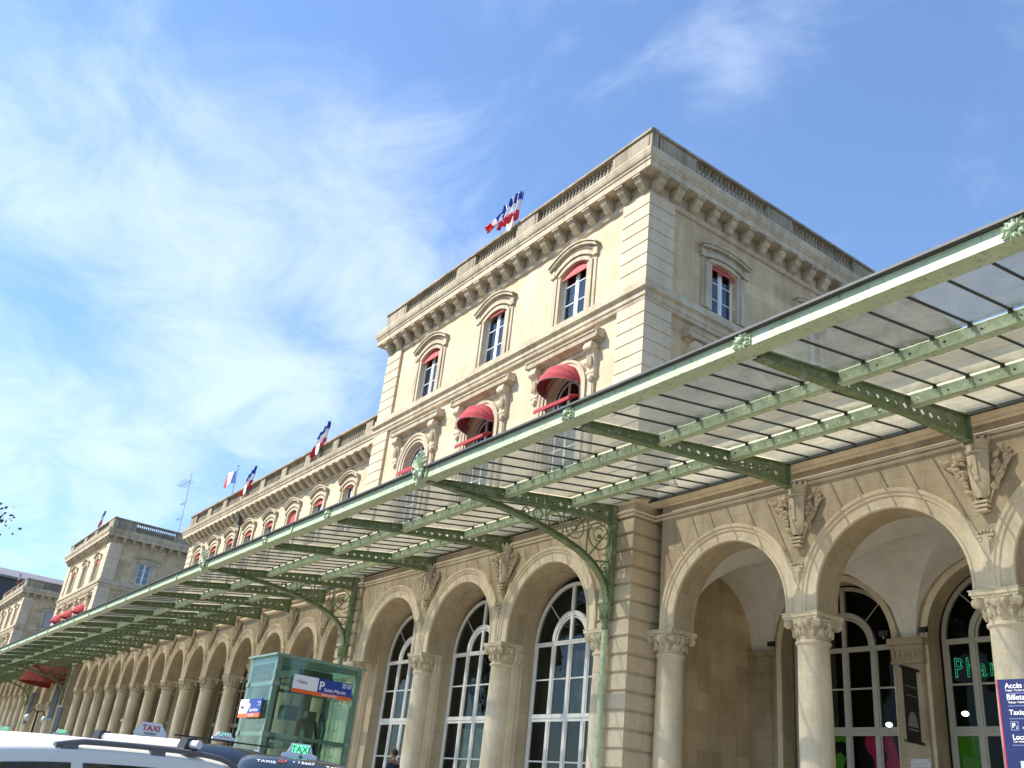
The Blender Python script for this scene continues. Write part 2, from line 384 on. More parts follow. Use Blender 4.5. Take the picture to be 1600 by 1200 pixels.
# ---------------------------------------------------------------- ground (slopes up gently to the station)
def gx(x): return max(0, min(50, -15-x))*.0125
g = MB()
ys = [(-2000, 0), (-60, -.0), (0, 0), (2.2, .05), (4.5, .35), (7.0, .5), (40, .5), (2000, .5)]
gxs = [-2500, -65, -15, 2500]
for (ya, za), (yb, zb) in zip(ys, ys[1:]):
    for xa, xb_ in zip(gxs, gxs[1:]):
        g.add([(xa, ya, za+gx(xa)), (xb_, ya, za+gx(xb_)), (xb_, yb, zb+gx(xb_)), (xa, yb, zb+gx(xa))], [(0, 1, 2, 3)])
struct(g.build('road', M_asphalt))
def slab(y0, y1, z0, z1, name, mat):
    g = MB(); X = [-170, -65, -15, 60]
    for xa, xb_ in zip(X, X[1:]):
        A, B_ = gx(xa), gx(xb_)
        g.add([(xa, y0, z0+A-.4), (xb_, y0, z0+B_-.4), (xb_, y1, z0+B_-.4), (xa, y1, z0+A-.4), (xa, y0, z1+A), (xb_, y0, z1+B_), (xb_, y1, z1+B_), (xa, y1, z1+A)], [(4, 5, 6, 7), (0, 1, 5, 4), (2, 3, 7, 6)])
    return struct(g.build(name, mat))
slab(7.2, 12.9, .3, .66, 'pavement', M_pave); slab(7.0, 7.197, .3, .64, 'kerb', M_trim)
slab(12.9, 13.3, .5, .86, 'steps', M_pave); slab(13.3, 40, .5, 1.1, 'station_terrace', M_pave)
g = MB()
for k in range(14): g.add([(-40+k*3.2, -1.2, .006), (-39.85+k*3.2, -1.2, .006), (-39.85+k*3.2, 1.6, .04), (-40+k*3.2, 1.6, .04)], [(0, 1, 2, 3)])
struct(g.build('road_markings', simple('road_paint', (.7, .7, .68), .7, var=.2)))
FLOOR = 1.1

# ================================================================ prototypes
def column_proto(rad, hab=5.7-FLOOR, a=.41):
    """standing at z=0 on the floor, abacus top at z=hab"""
    k = rad/.31
    sh = MB(); sh.lathe([(rad*1.1, .32), (rad*1.1, .36), (rad*1.04, .42), (rad*1.04, 1.4), (rad*1.02, 2.6), (rad*.97, hab-.62), (rad*.99, hab-.60), (rad*1.1, hab-.57), (rad*1.1, hab-.53), (rad*.97, hab-.5)], n=32)
    ba = MB(); ba.box(-rad*1.35, -rad*1.35, 0, rad*1.35, rad*1.35, .12)
    ba.lathe([(rad*1.33, .12), (rad*1.36, .16), (rad*1.33, .2), (rad*1.15, .23), (rad*1.2, .28), (rad*1.1, .32)], n=24)
    cp = MB()
    cp.lathe([(rad*.96, hab-.5), (rad*.98, hab-.42), (rad*1.08, hab-.28), (rad*1.3, hab-.13)], n=48,
             mod=lambda q, z: .07*abs(sin(q*6))*(1 if z > hab-.45 else .3))
    for j in range(12):      # leaves
        q = 2*pi*j/12+.13; c, s_ = cos(q), sin(q)
        cp.ball((c*rad*1.12, s_*rad*1.12, hab-.36), .05*k, .05*k, .10, 6, 5)
        cp.ball((c*rad*1.22, s_*rad*1.22, hab-.27), .035*k, .035*k, .035, 6, 4)
    for j in range(16):
        q = 2*pi*(j+.5)/16; c, s_ = cos(q), sin(q); w = .055*k; L = .21 if j % 2 else .15
        def RP(rr, t_, z_): return (c*rr-s_*t_, s_*rr+c*t_, z_)
        z0_ = hab-.47
        for e in (-1, 1):
            cp.add([RP(rad*1.0, 0, z0_), RP(rad*1.14, e*w, z0_+L*.5), RP(rad*1.32, 0, z0_+L*.98), RP(rad*1.2, 0, z0_+L*.55), RP(rad*1.34, e*w*.5, z0_+L*.85)], [(0, 1, 3), (1, 4, 3), (3, 4, 2)])
    for j in range(4):       # corner volutes
        q = pi/4+j*pi/2; c, s_ = cos(q), sin(q); t = (-s_, c); R = a*1.12
        for r2, w in ((.085, .055), (.055, .075), (.025, .095)):
            r2 *= k
            vs = []; n = 12
            for side in (-1, 1):
                vs += [(c*(R+r2*cos(2*pi*i/n))+t[0]*w*side*k, s_*(R+r2*cos(2*pi*i/n))+t[1]*w*side*k, hab-.2+r2*sin(2*pi*i/n)) for i in range(n)]
            cp.add(vs, [(i, (i+1) % n, n+(i+1) % n, n+i) for i in range(n)]+[tuple(range(n)), tuple(range(n, 2*n))])
        cp.tube([(c*rad*1.1, s_*rad*1.1, hab-.3), (c*R*.85, s_*R*.85, hab-.17)], .04*k, 6)
        q = j*pi/2; c, s_ = cos(q), sin(q)     # mask in the middle of each face
        cp.ball((c*a*.86, s_*a*.86, hab-.22), .085*k, .085*k, .09, 10, 8); cp.ball((c*a*.93, s_*a*.93, hab-.14), .05*k, .05*k, .03, 8, 5)
        for e in (-1, 1):
            cp.ball((c*a*.95-s_*e*.03, s_*a*.95+c*e*.03, hab-.2), .018, .018, .018, 6, 4)
            cp.ball((c*a*.88-s_*e*.13, s_*a*.88+c*e*.13, hab-.2), .05, .05, .06, 6, 4)
    ab = MB()
    pts = []
    for j in range(4):
        q = pi/4+j*pi/2; ca, sa = cos(q), sin(q)
        A = Vector((a*(1 if ca > 0 else -1), a*(1 if sa > 0 else -1))); q2 = q+pi/2
        B = Vector((a*(1 if cos(q2) > 0 else -1), a*(1 if sin(q2) > 0 else -1)))
        for i in range(6):
            t = i/6; p = A.lerp(B, t); pts.append(tuple(p*(1-.07*sin(pi*t))))
    def sc_(s): return [(x*s, y*s) for x, y in pts]
    ab.prism(sc_(.94), hab-.13, hab-.085, 'z'); ab.prism(sc_(1), hab-.085, hab-.02, 'z'); ab.prism(sc_(1.03), hab-.02, hab, 'z')
    return ('column', sh.mesh('column', M_col, 30), [('capital', cp.mesh('capital', M_carve, 50), []), ('abacus', ab.mesh('abacus', M_col), []), ('base', ba.mesh('base', M_col, 30), [])])
P_col = column_proto(.31); P_colfar = column_proto(.30, 6.05-FLOOR, .39)

def leafshape(mb, p, ang, L, w, out):
    """a small bent leaf lying in the xz plane, facing -y"""
    c, s_ = cos(ang), sin(ang)
    def q(a, b, o): return (p[0]+c*a-s_*b, p[1]-o, p[2]+s_*a+c*b)
    mb.add([q(0, 0, 0), q(L*.45, w, out*.5), q(L*.45, 0, out*1.3), q(L*.45, -w, out*.5), q(L, 0, out*.6), q(L*.1, w*.3, 0), q(L*.1, -w*.3, 0), q(L, 0, 0)],
           [(0, 2, 1), (0, 3, 2), (1, 2, 4), (2, 3, 4), (0, 1, 5), (0, 6, 3), (1, 4, 7), (3, 7, 4)])
def arms_proto(kx=1, seed=1):
    """coat of arms over a column: origin on the wall face, z=0 at the arches' meeting crest"""
    rnd = random.Random(seed)
    sh = MB()
    n = 9; rows = []
    out = [(0, .05), (.06, .13), (.3, .17), (.62, .19), (.78, .19), (.82, .19)]
    for z, w in out: rows.append([(w*kx*(2*i/n-1), -.10-.09*sin(pi*i/n), .18+z) for i in range(n+1)])
    vs = [p for r in rows for p in r]
    sh.add(vs, [(j*(n+1)+i, j*(n+1)+i+1, (j+1)*(n+1)+i+1, (j+1)*(n+1)+i) for j in range(len(rows)-1) for i in range(n)])
    for sx in (0, n): sh.add([rows[j][sx] for j in range(len(rows))]+[(rows[j][sx][0], 0, rows[j][sx][2]) for j in range(len(rows))], [(j, j+1, len(rows)+j+1, len(rows)+j) for j in range(len(rows)-1)])
    sh.box(-.03*kx, -.22, .5, .03*kx, -.16, .95); sh.ball((0, -.2, .52), .055, .03, .055); sh.ball((-.09*kx, -.18, .8), .035, .03, .05); sh.ball((.09*kx, -.18, .78), .035, .03, .05)
    for k in range(3): sh.box(-.13*kx+.02*k, -.16-.0*k, .10+.0-k*.075, .13*kx-.02*k, -.03, .145-k*.075)
    cr = MB()
    cr.lathe([(.19*kx, 1.0), (.22*kx, 1.03), (.19*kx, 1.07), (.2*kx, 1.17), (.235*kx, 1.2), (.235*kx, 1.23), (.2*kx, 1.23)], 0, -.02, 20, pi, 2*pi)
    for k in range(6):
        q = pi+pi*(k+.5)/6; c, s_ = cos(q), sin(q)
        cr.ball((c*.24*kx, -.02+s_*.24*kx, 1.25), .04, .04, .055, 6, 5)
    la = MB()
    for sd_ in (-1, 1):
        for k in range(34):
            t = rnd.random(); a = rnd.uniform(-.2, .2)
            x = sd_*kx*(.17+.42*t*rnd.random()+.04); z = .2+.78*t+abs(x)*.05
            if abs(x) > kx*(.16+.5*t): x = sd_*kx*(.16+.4*t)
            ang = pi/2-sd_*(.35+.8*rnd.random()*t)+a
            leafshape(la, (x, -.03-.04*rnd.random(), z), ang, .13+.1*rnd.random(), .035+.02*rnd.random(), .07)
        la.tube([(sd_*.1*kx, -.05, .12), (sd_*.26*kx, -.06, .45), (sd_*.5*kx, -.06, .93)], .016, 5)
        for k in range(4): la.ball((sd_*kx*(.24+.08*k), -.09, .35+.17*k), .026, .026, .026, 6, 4)
    pe = MB()   # hanging drop between the archivolts
    for k in range(5):
        x = -.12*kx+.06*k*kx; pe.ball((x, -.13, -.42+.03*sin(pi*k/4)), .035, .05, .04, 6, 5)
    pe.box(-.15*kx, -.17, -.5, .15*kx, -.08, -.46)
    pe.lathe([(.11*kx, -.5), (.12*kx, -.6), (.09*kx, -.72), (.05*kx, -.84), (.06*kx, -.88), (.07*kx, -.92), (.04*kx, -.97), (.005, -1.02)][::-1], 0, -.07, 12, pi, 2*pi, mod=lambda a, z: .15*sin(a*10))
    for e in (-1, 1): pe.ball((e*.08*kx, -.15, -.55), .04, .035, .04, 8, 5)
    return ('coat_of_arms', sh.mesh('coat_of_arms', M_carve, 40), [('crown', cr.mesh('crown', M_carve, 40), []), *la.protos('laurel_spray', M_carve, False, .1), ('pendant', pe.mesh('pendant', M_carve, 40), [])])
P_arms = arms_proto(1, 3); P_armsfar = arms_proto(.85, 4)

def archivolt_mesh(ri, ro, kx, zb, yo=0):
    mb = MB()
    mb.arcband(0, 0, [(ri-.0, 0), (ri, -.05), (ri+.015, -.065), (ri+.05, -.065), (ri+.065, -.035), (ro-.15, -.045), (ro-.14, -.075), (ro-.08, -.085), (ro-.07, -.11), (ro-.015, -.12), (ro, -.1), (ro, 0)], kx, 36, zb)
    return mb.mesh('archivolt', M_arc, 30)
def wall_arc_bay(mb, xl, xr, xc, kx, r, zc, zb, zt, y0, y1, n=26):
    """one bay of arcade wall: opening with legs down to zb"""
    rx = r*kx
    P = [(xc-rx, zb), (xc-rx, zc)]+[(xc-rx*cos(pi*i/n), zc+r*sin(pi*i/n)) for i in range(1, n)]+[(xc+rx, zc), (xc+rx, zb)]
    for y in (y0, y1):
        vs = [(xl, y, zb), (xc-rx, y, zb), (xc-rx, y, zt), (xl, y, zt), (xc+rx, y, zb), (xr, y, zb), (xr, y, zt), (xc+rx, y, zt)]
        mb.add(vs, [(0, 1, 2, 3), (4, 5, 6, 7)])
        for (xa, za), (xb_, zb_) in zip(P[1:-1], P[2:-1]):
            mb.add([(xa, y, za), (xb_, y, zb_), (xb_, y, zt), (xa, y, zt)], [(0, 1, 2, 3)])
    for (xa, za), (xb_, zb_) in zip(P, P[1:]):
        mb.add([(xa, y0, za), (xb_, y0, zb_), (xb_, y1, zb_), (xa, y1, za)], [(0, 1, 2, 3)])
    for xa, xb_ in ((xl, xc-rx), (xc+rx, xr)): mb.add([(xa, y0, zb), (xb_, y0, zb), (xb_, y1, zb), (xa, y1, zb)], [(0, 1, 2, 3)])
def wall_open(mb, u0, u1, z0, z1, ops, depth):
    """flat wall in (u, d, z) with openings (uc, half width, bottom, spring, rise); d>0 is inwards"""
    cur = u0
    for uc, hw, zb, zs, rise in sorted(ops):
        mb.add([(cur, 0, z0), (uc-hw, 0, z0), (uc-hw, 0, z1), (cur, 0, z1)], [(0, 1, 2, 3)])
        mb.add([(uc-hw, 0, z0), (uc+hw, 0, z0), (uc+hw, 0, zb), (uc-hw, 0, zb)], [(0, 1, 2, 3)])
        n = 14; A = [(uc-hw*cos(pi*i/n), zs+rise*sin(pi*i/n)) for i in range(n+1)] if rise > hw*.7 else \
            [(uc-hw+2*hw*i/n, zs+rise*(1-(2*i/n-1)**2)) for i in range(n+1)]
        for (a, b), (c, d) in zip(A, A[1:]):
            mb.add([(a, 0, b), (c, 0, d), (c, 0, z1), (a, 0, z1)], [(0, 1, 2, 3)]); mb.add([(a, 0, b), (c, 0, d), (c, depth, d), (a, depth, b)], [(0, 1, 2, 3)])
        for e in (-1, 1): mb.add([(uc+e*hw, 0, zb), (uc+e*hw, depth, zb), (uc+e*hw, depth, zs), (uc+e*hw, 0, zs)], [(0, 1, 2, 3)])
        mb.add([(uc-hw, 0, zb), (uc+hw, 0, zb), (uc+hw, depth, zb), (uc-hw, depth, zb)], [(0, 1, 2, 3)])
        cur = uc+hw
    mb.add([(cur, 0, z0), (u1, 0, z0), (u1, 0, z1), (cur, 0, z1)], [(0, 1, 2, 3)])

# upper window with segmental head: origin at the centre of the sill on the wall face
def top_window(hw, h, rise, blind=.4, rec=.13):
    fr = MB(); w = .05; y0, y1 = rec, rec+.06; H = h+rise
    fr.box(-hw, y0, 0, -hw+.06, y1, H); fr.box(hw-.06, y0, 0, hw, y1, H); fr.box(-.045, y0-.01, 0, .045, y1, H)
    fr.box(-hw+.06, y0+.003, 0, hw-.06, y1-.003, .07); fr.box(-hw+.06, y0+.003, H-.1, hw-.06, y1-.003, H)
    for k in (1, 2): fr.box(-hw+.06, y0+.015, H*k/3-.015, hw-.06, y1-.015, H*k/3+.015)
    for e in (-1, 1): fr.box(e*(.047), y0+.006, .07, e*.085, y1-.006, H-.1); fr.box(e*(hw-.1), y0+.006, .07, e*(hw-.06), y1-.006, H-.1)
    gl = MB(); gl.box(-hw, y0+.025, 0, hw, y0+.032, H)
    bk = MB(); bk.box(-hw-.3, y0+.5, -.3, hw+.3, y0+.55, H+.3)  # near-black sheet paints the unlit room's darkness behind the net curtains
    bk.add([(-hw+.05, y0+.2, 0), (-.25*hw-.1, y0+.16, 0), (-.25*hw-.1, y0+.16, H), (-hw+.05, y0+.2, H)], [(0, 1, 2, 3)], 1)
    bk.add([(hw-.05, y0+.2, 0), (.45*hw, y0+.16, 0), (.4*hw, y0+.16, H), (hw-.05, y0+.2, H)], [(0, 1, 2, 3)], 1)
    ch = [('pane', gl.mesh('pane', M_blueglass), []), ('curtain', bk.mesh('curtain', [M_dark, simple('net_curtain', (.35, .36, .38), .9)]), [])]
    if blind:
        b = MB(); zb_ = H-blind; n = 12
        for i in range(n):
            t0, t1 = 2*i/n-1, 2*(i+1)/n-1; x0, x1 = t0*(hw-.03), t1*(hw-.03)
            za_, zb2 = h+rise*(1-t0*t0)-.02, h+rise*(1-t1*t1)-.02
            b.add([(x0, .09, max(za_, zb_)), (x1, .09, max(zb2, zb_)), (x1, .01, zb_), (x0, .01, zb_)], [(0, 1, 2, 3)])
        b.box(-hw+.03, .0, zb_-.04, hw-.03, .02, zb_)
        ch.append(('sun_blind', b.mesh('sun_blind', M_pink), []))
    return ('window', fr.mesh('window', M_white), ch)
def surround(hw, h, rise, band=.42):
    """moulded stone frame with segmental hood"""
    mb = MB()
    o = hw+band
    for e in (-1, 1):
        mb.box(e*hw, -.05, 0, e*(hw+.14), 0, h); mb.box(e*(hw+.14), -.085, 0, e*(hw+.28), 0, h+.02); mb.box(e*(hw+.28), -.04, 0, e*o, 0, h+.18)
    def seg(r0, r1, hwa, z0, z1, yo, rs):
        n = 16; vs = []
        for i in range(n+1):
            t = 2*i/n-1
            for (dz) in (z0, z1):
                for y in (0, yo): vs.append((t*hwa, y, dz+rs*(1-t*t)))
        fs = []
        for i in range(n):
            a = i*4; b = a+4
            fs += [(a, b, b+1, a+1), (a+2, a+3, b+3, b+2), (a+1, b+1, b+3, a+3)]
        fs += [(0, 1, 3, 2), (n*4, n*4+2, n*4+3, n*4+1)]
        mb.add(vs, fs)
    seg(0, 0, hw+.14, h, h+.13, -.05, rise); seg(0, 0, hw+.28, h+.13, h+.27, -.09, rise*1.15)
    seg(0, 0, o+.02, h+.27, h+.36, -.06, rise*1.35); seg(0, 0, o+.06, h+.36, h+.45, -.17, rise*1.4)
    seg(0, 0, o+.10, h+.45, h+.50, -.21, rise*1.4)
    for e in (-1, 1): mb.box(e*(hw+.28), -.1, h+.1, e*(o+.06), 0, h+.36)
    return ('window_hood', mb.mesh('window_hood', M_trim), [])
# first-floor window: semicircular, with lintel cornice on scroll brackets. z=0 at arch centre
def arch_window():
    fr = MB(); r = .72; y0, y1 = .17, .23
    fr.arcband(0, 0, [(r, y0), (r, y1), (r-.07, y1), (r-.07, y0)], 1, 20, -2.2)
    fr.arcband(0, 0, [(r-.2, y0+.01), (r-.2, y1-.01), (r-.25, y1-.01), (r-.25, y0+.01)], 1, 20, -2.2)
    fr.box(-.04, y0-.005, -2.2, .04, y1, r-.07)
    for z in (-1.5, -.75, 0): fr.box(-r+.07, y0+.013, z-.02, r-.07, y1-.013, z+.02)
    gl = MB(); gl.arcband(0, 0, [(r-.03, y0+.028), (r-.03, y0+.034), (.0, y0+.034), (.0, y0+.028)], 1, 20, -2.2)
    bk = MB(); bk.box(-1, y0+.7, -2.4, 1, y0+.75, 1)  # no cloth here: near-black sheet standing in for the unlit room
    return ('arched_window', fr.mesh('arched_window', M_white, 30), [('pane', gl.mesh('pane', M_blueglass), []), ('curtain', bk.mesh('curtain', M_dark), [])])
def arch_surround():
    mb = MB(); r = .75
    mb.arcband(0, 0, [(r, 0), (r, -.06), (r+.1, -.06), (r+.11, -.1), (r+.22, -.1), (r+.24, -.13), (r+.33, -.14), (r+.34, 0)], 1, 26, -2.2)
    for e in (-1, 1): mb.box(e*(r+.36), -.08, -2.2, e*(r+.62), 0, .2); mb.box(e*(r+.40), -.10, -2.2, e*(r+.58), -.08, .1)
    mb.box(-1.45, -.05, 1.12, 1.45, 0, 1.3)
    mb.box(-1.47, -.08, 1.06, 1.47, 0, 1.12)
    hd = MB()   # lintel cornice
    prof = [(0, 1.2), (-.1, 1.22), (-.13, 1.27), (-.3, 1.29), (-.32, 1.42), (-.35, 1.44), (-.36, 1.5), (-.40, 1.54), (0, 1.62)]
    hd.prism([(a, b) for a, b in prof], -1.6, 1.6, 'x')
    for e in (-1, 1): hd.box(e*1.6, 0, 1.29, e*1.66, -.33, 1.52)
    ch = [('lintel_cornice', hd.mesh('lintel_cornice', M_trim), [])]
    br = MB()
    for e in (-1, 1):
        x0, x1 = e*1.12, e*1.42
        pts = [(0, 1.2), (-.28, 1.2), (-.31, 1.12), (-.29, 1.0), (-.22, .93), (-.17, .8), (-.14, .6), (-.13, .4), (-.15, .3), (-.12, .18), (-.06, .12), (0, .1)]
        br.prism(pts, x0, x1, 'x')
        for (yy, zz, rr) in ((-.2, 1.06, .13), (-.2, 1.06, .07), (-.09, .32, .08)):
            n = 12; ww = .02 if rr > .1 or rr < .08 else .015
            br.prism([(yy+rr*cos(2*pi*i/n), zz+rr*sin(2*pi*i/n)) for i in range(n)], x0-e*ww*(2 if rr == .07 else 1), x1+e*ww*(2 if rr == .07 else 1), 'x')
        br.ball((e*1.27, -.12, .15), .09, .08, .12); br.ball((e*1.27, -.07, -.02), .06, .05, .1)
        for k in range(3): br.ball((e*(1.2+.07*k), -.2, .62), .03, .04, .2)
        br.ball((e*.98, -.07, .72), .09, .06, .09, 10, 6); br.ball((e*1.04, -.05, .6), .05, .05, .06)
    ch += br.protos('scroll_bracket', M_carve, 35, .2)
    return ('window_surround', mb.mesh('window_surround', M_trim, 30), ch)
def dome_awning(r=.80, zoff=-.05, phi0=.12):
    mb = MB(); n = 20; m = 12; vs = []
    for j in range(m+1):
        ph = phi0+(pi/2-phi0)*j/m
        for i in range(n+1):
            t = pi*i/n; rip_ = 0; ripple = 1-.022*(j % 3 == 1)-.022*(j % 3 == 2)+.012*sin(5*t+j)
            vs.append((r*cos(t), -r*1.0*sin(t)*cos(ph)*ripple, zoff+r*1.0*sin(t)*sin(ph)*ripple))
    for j in range(m): mb.add(vs[j*(n+1):(j+2)*(n+1)], [(i, i+1, n+2+i, n+1+i) for i in range(n)], (j//2) % 2)
    fm = MB()
    for j in (0, 3, 6, 9):
        ph = phi0+(pi/2-phi0)*j/m
        fm.tube([(.985*r*cos(pi*i/n), -.985*r*sin(pi*i/n)*cos(ph), zoff+.985*r*sin(pi*i/n)*sin(ph)) for i in range(n+1)], .012, 4)
    return ('dome_awning', mb.mesh('dome_awning', [M_red, M_red2], 60), [('awning_hoop', fm.mesh('awning_hoop', M_steel), [])])
def canvas_valance():
    mb = MB()
    pts = [(-.02, .12), (-.3, .04), (-.42, -.06), (-.43, -.16), (-.40, -.16), (-.38, -.07), (-.28, .01), (-.02, .08)]
    mb.prism([(y, z) for y, z in pts], -.8, .8, 'x')
    return ('canvas_valance', mb.mesh('canvas_valance', M_red), [])
def corbel_proto(s=1.0, h=.42):
    """cornice bracket; origin on wall face at soffit height (top)"""
    mb = MB()
    p = [(0, 0), (-.40, 0), (-.40, -.05), (-.36, -.08), (-.36, -.15), (-.32, -.22), (-.25, -.27), (-.2, -.33), (-.17, -h+.04), (-.08, -h), (0, -h)]
    mb.prism([(a*s, b) for a, b in p], -.125, .125, 'x')
    mb.box(-.16, -.44*s, -.06, .16, 0, -.002)
    mb.prism([(-.05*s, -.38), (-.16*s, -.27), (-.29*s, -.16), (-.3*s, -.12), (-.02, -.12)], -.145, .145, 'x')
    return ('cornice_bracket', mb.mesh('cornice_bracket', M_trim), [])
P_corbel = corbel_proto()
def baluster(mb, x, y, z, h, k=1):
    mb.lathe([(.05*k, z), (.05*k, z+.06*h), (.025*k, z+.12*h), (.055*k, z+.3*h), (.06*k, z+.38*h), (.03*k, z+.68*h), (.028*k, z+.82*h), (.05*k, z+.88*h), (.05*k, z+h)], x, y, 8)
def balustrade(parent, A, B, z0, h, solids, spacing=.17, k=1.3):
    """from A to B (xy); solids: list of (t0,t1) metres along that are closed panels"""
    A = Vector(A); B = Vector(B); d = (B-A); L = d.length; d.normalize(); nrm = Vector((d.y, -d.x))
    def T(u, v, w): p = A+d*u-nrm*v; return (p.x, p.y, w)     # v inwards
    pl = MB(T); pl.box(0, -.16, z0, L, .16, z0+.14)
    for a, b in solids: pl.box(a, -.13, z0+.14, b, .13, z0+h-.13); pl.box(a+.12, -.15, z0+.22, b-.12, -.13, z0+h-.2) if b-a > .6 else None
    cp = MB(T); cp.box(0, -.19, z0+h-.13, L, .19, z0+h-.05); cp.box(0, -.15, z0+h-.05, L, .15, z0+h)
    ba = MB()
    cur = 0
    for a, b in sorted(solids)+[(L, L)]:
        if a-cur > spacing*1.5:
            n = max(1, int(round((a-cur)/spacing))-1)
            for i in range(1, n+1):
                p = T(cur+(a-cur)*i/(n+1), 0, 0); baluster(ba, p[0], p[1], z0+.14, h-.27, k)
        cur = max(cur, b)
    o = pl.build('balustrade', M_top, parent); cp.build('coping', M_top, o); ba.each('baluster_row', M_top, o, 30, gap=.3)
    return o

# tall arched glazing of the ground floor; z=0 at spring line, y=0 face
def big_window(r, ri, mat, zt, zlow=-4.7, name='arched_window', gm=None):
    fr = MB(); d = .09
    fr.arcband(0, 0, [(r, 0), (r-.09, 0), (r-.09, d), (r, d)], 1, 30, zlow)
    fr.arcband(0, 0, [(ri+.06, -.015), (ri+.06, d), (ri-.06, d), (ri-.06, -.015)], 1, 24, 0)
    fr.arcband(0, 0, [(ri-.07, .012), (ri-.07, d-.012), (ri-.12, d-.012), (ri-.12, .012)], 1, 24, 0)
    X = r-.09
    fr.box(-X, .003, -.11, X, d-.003, 0); fr.box(-X, -.012, -.04, X, .0, -.01)
    fr.box(-X, .003, zt-.18, X, d-.003, zt); fr.box(-X, -.02, zt-.1, X, .0, zt-.06)
    for x, w in ((-ri, .05), (0, .05), (ri, .05)):
        fr.box(x-w, -.006, zlow, x+w, d, zt-.18); fr.box(x-w, -.006, zt, x+w, d, -.11)
    for k, (a, b) in enumerate(((-X, -ri-.05), (-ri+.05, -.05), (.05, ri-.05), (ri+.05, X))):
        for lo, hi in ((zt, -.11), (zlow, zt-.18)):
            fr.box(a, .015, lo, a+.035, d-.02, hi); fr.box(b-.035, .015, lo, b, d-.02, hi)
        for z in (zt/2-.05, zt-.18-.95, zt-.18-1.95): fr.box(a, .02, z-.018, b, d-.02, z+.018)
    fr.box(-.05, -.006, 0, .05, d, ri-.06); fr.box(-.055, -.01, ri+.06, .055, d, r-.08)
    for e in (-1, 1):
        a = radians(45); c, s_ = cos(a)*e, sin(a)
        fr.tube([(c*(ri+.05), .045, s_*(ri+.05)), (c*(r-.05), .045, s_*(r-.05))], .018, 4)
    gl = MB(); gl.arcband(0, 0, [(r-.04, .04), (r-.04, .048), (.0, .048), (.0, .04)], 1, 24, zlow)
    return (name, fr.mesh(name, mat, 30), [('pane', gl.mesh('pane', gm or M_pane), [])])
P_bigwin = big_window(1.5, .69, M_white, -1.82)
P_backwin = big_window(1.42, .75, M_beige, -1.76, gm=M_backpane)

TREE = {}
def link_tree():
    TREE.clear()
    for o in COL.objects:
        if o.parent: TREE.setdefault(o.parent.name, []).append(o)

# ---------------------------------------------------------------- arcade pieces
def entablature(mb, path, zf=0):
    """mouldings above the arches under the canopy, on the wall line given by path"""
    z = zf
    mb.mould(path, [(0, 8.30+z), (.04, 8.31+z), (.05, 8.345+z), (0, 8.35+z)])
    mb.mould(path, [(0, 8.37+z), (.06, 8.38+z), (.08, 8.41+z), (.08, 8.43+z), (0, 8.45+z)])
    mb.mould(path, [(0, 8.62+z), (.08, 8.63+z), (.1, 8.67+z), (.2, 8.72+z), (.27, 8.8+z), (.3, 8.88+z), (.3, 9.0+z), (0, 9.05+z)])
def pier(mb, x0, x1, y0, y1, z0, z1, step=.40, gap=.045, inset=.05):
    mb.box(x0+inset, y0+inset, z0, x1-inset, y1, z1)
    z = z0; k = 0
    while z < z1-.1:
        zt = min(z+step-gap, z1)
        # block with a chamfered upper edge
        mb.box(x0, y0, z+.02, x1, y1-.001*(k % 2), zt-.02)
        mb.box(x0+.02, y0+.02, z, x1-.02, y1-.01, z+.0195); mb.box(x0+.02, y0+.02, zt-.0195, x1-.02, y1-.01, zt)
        z += step; k += 1

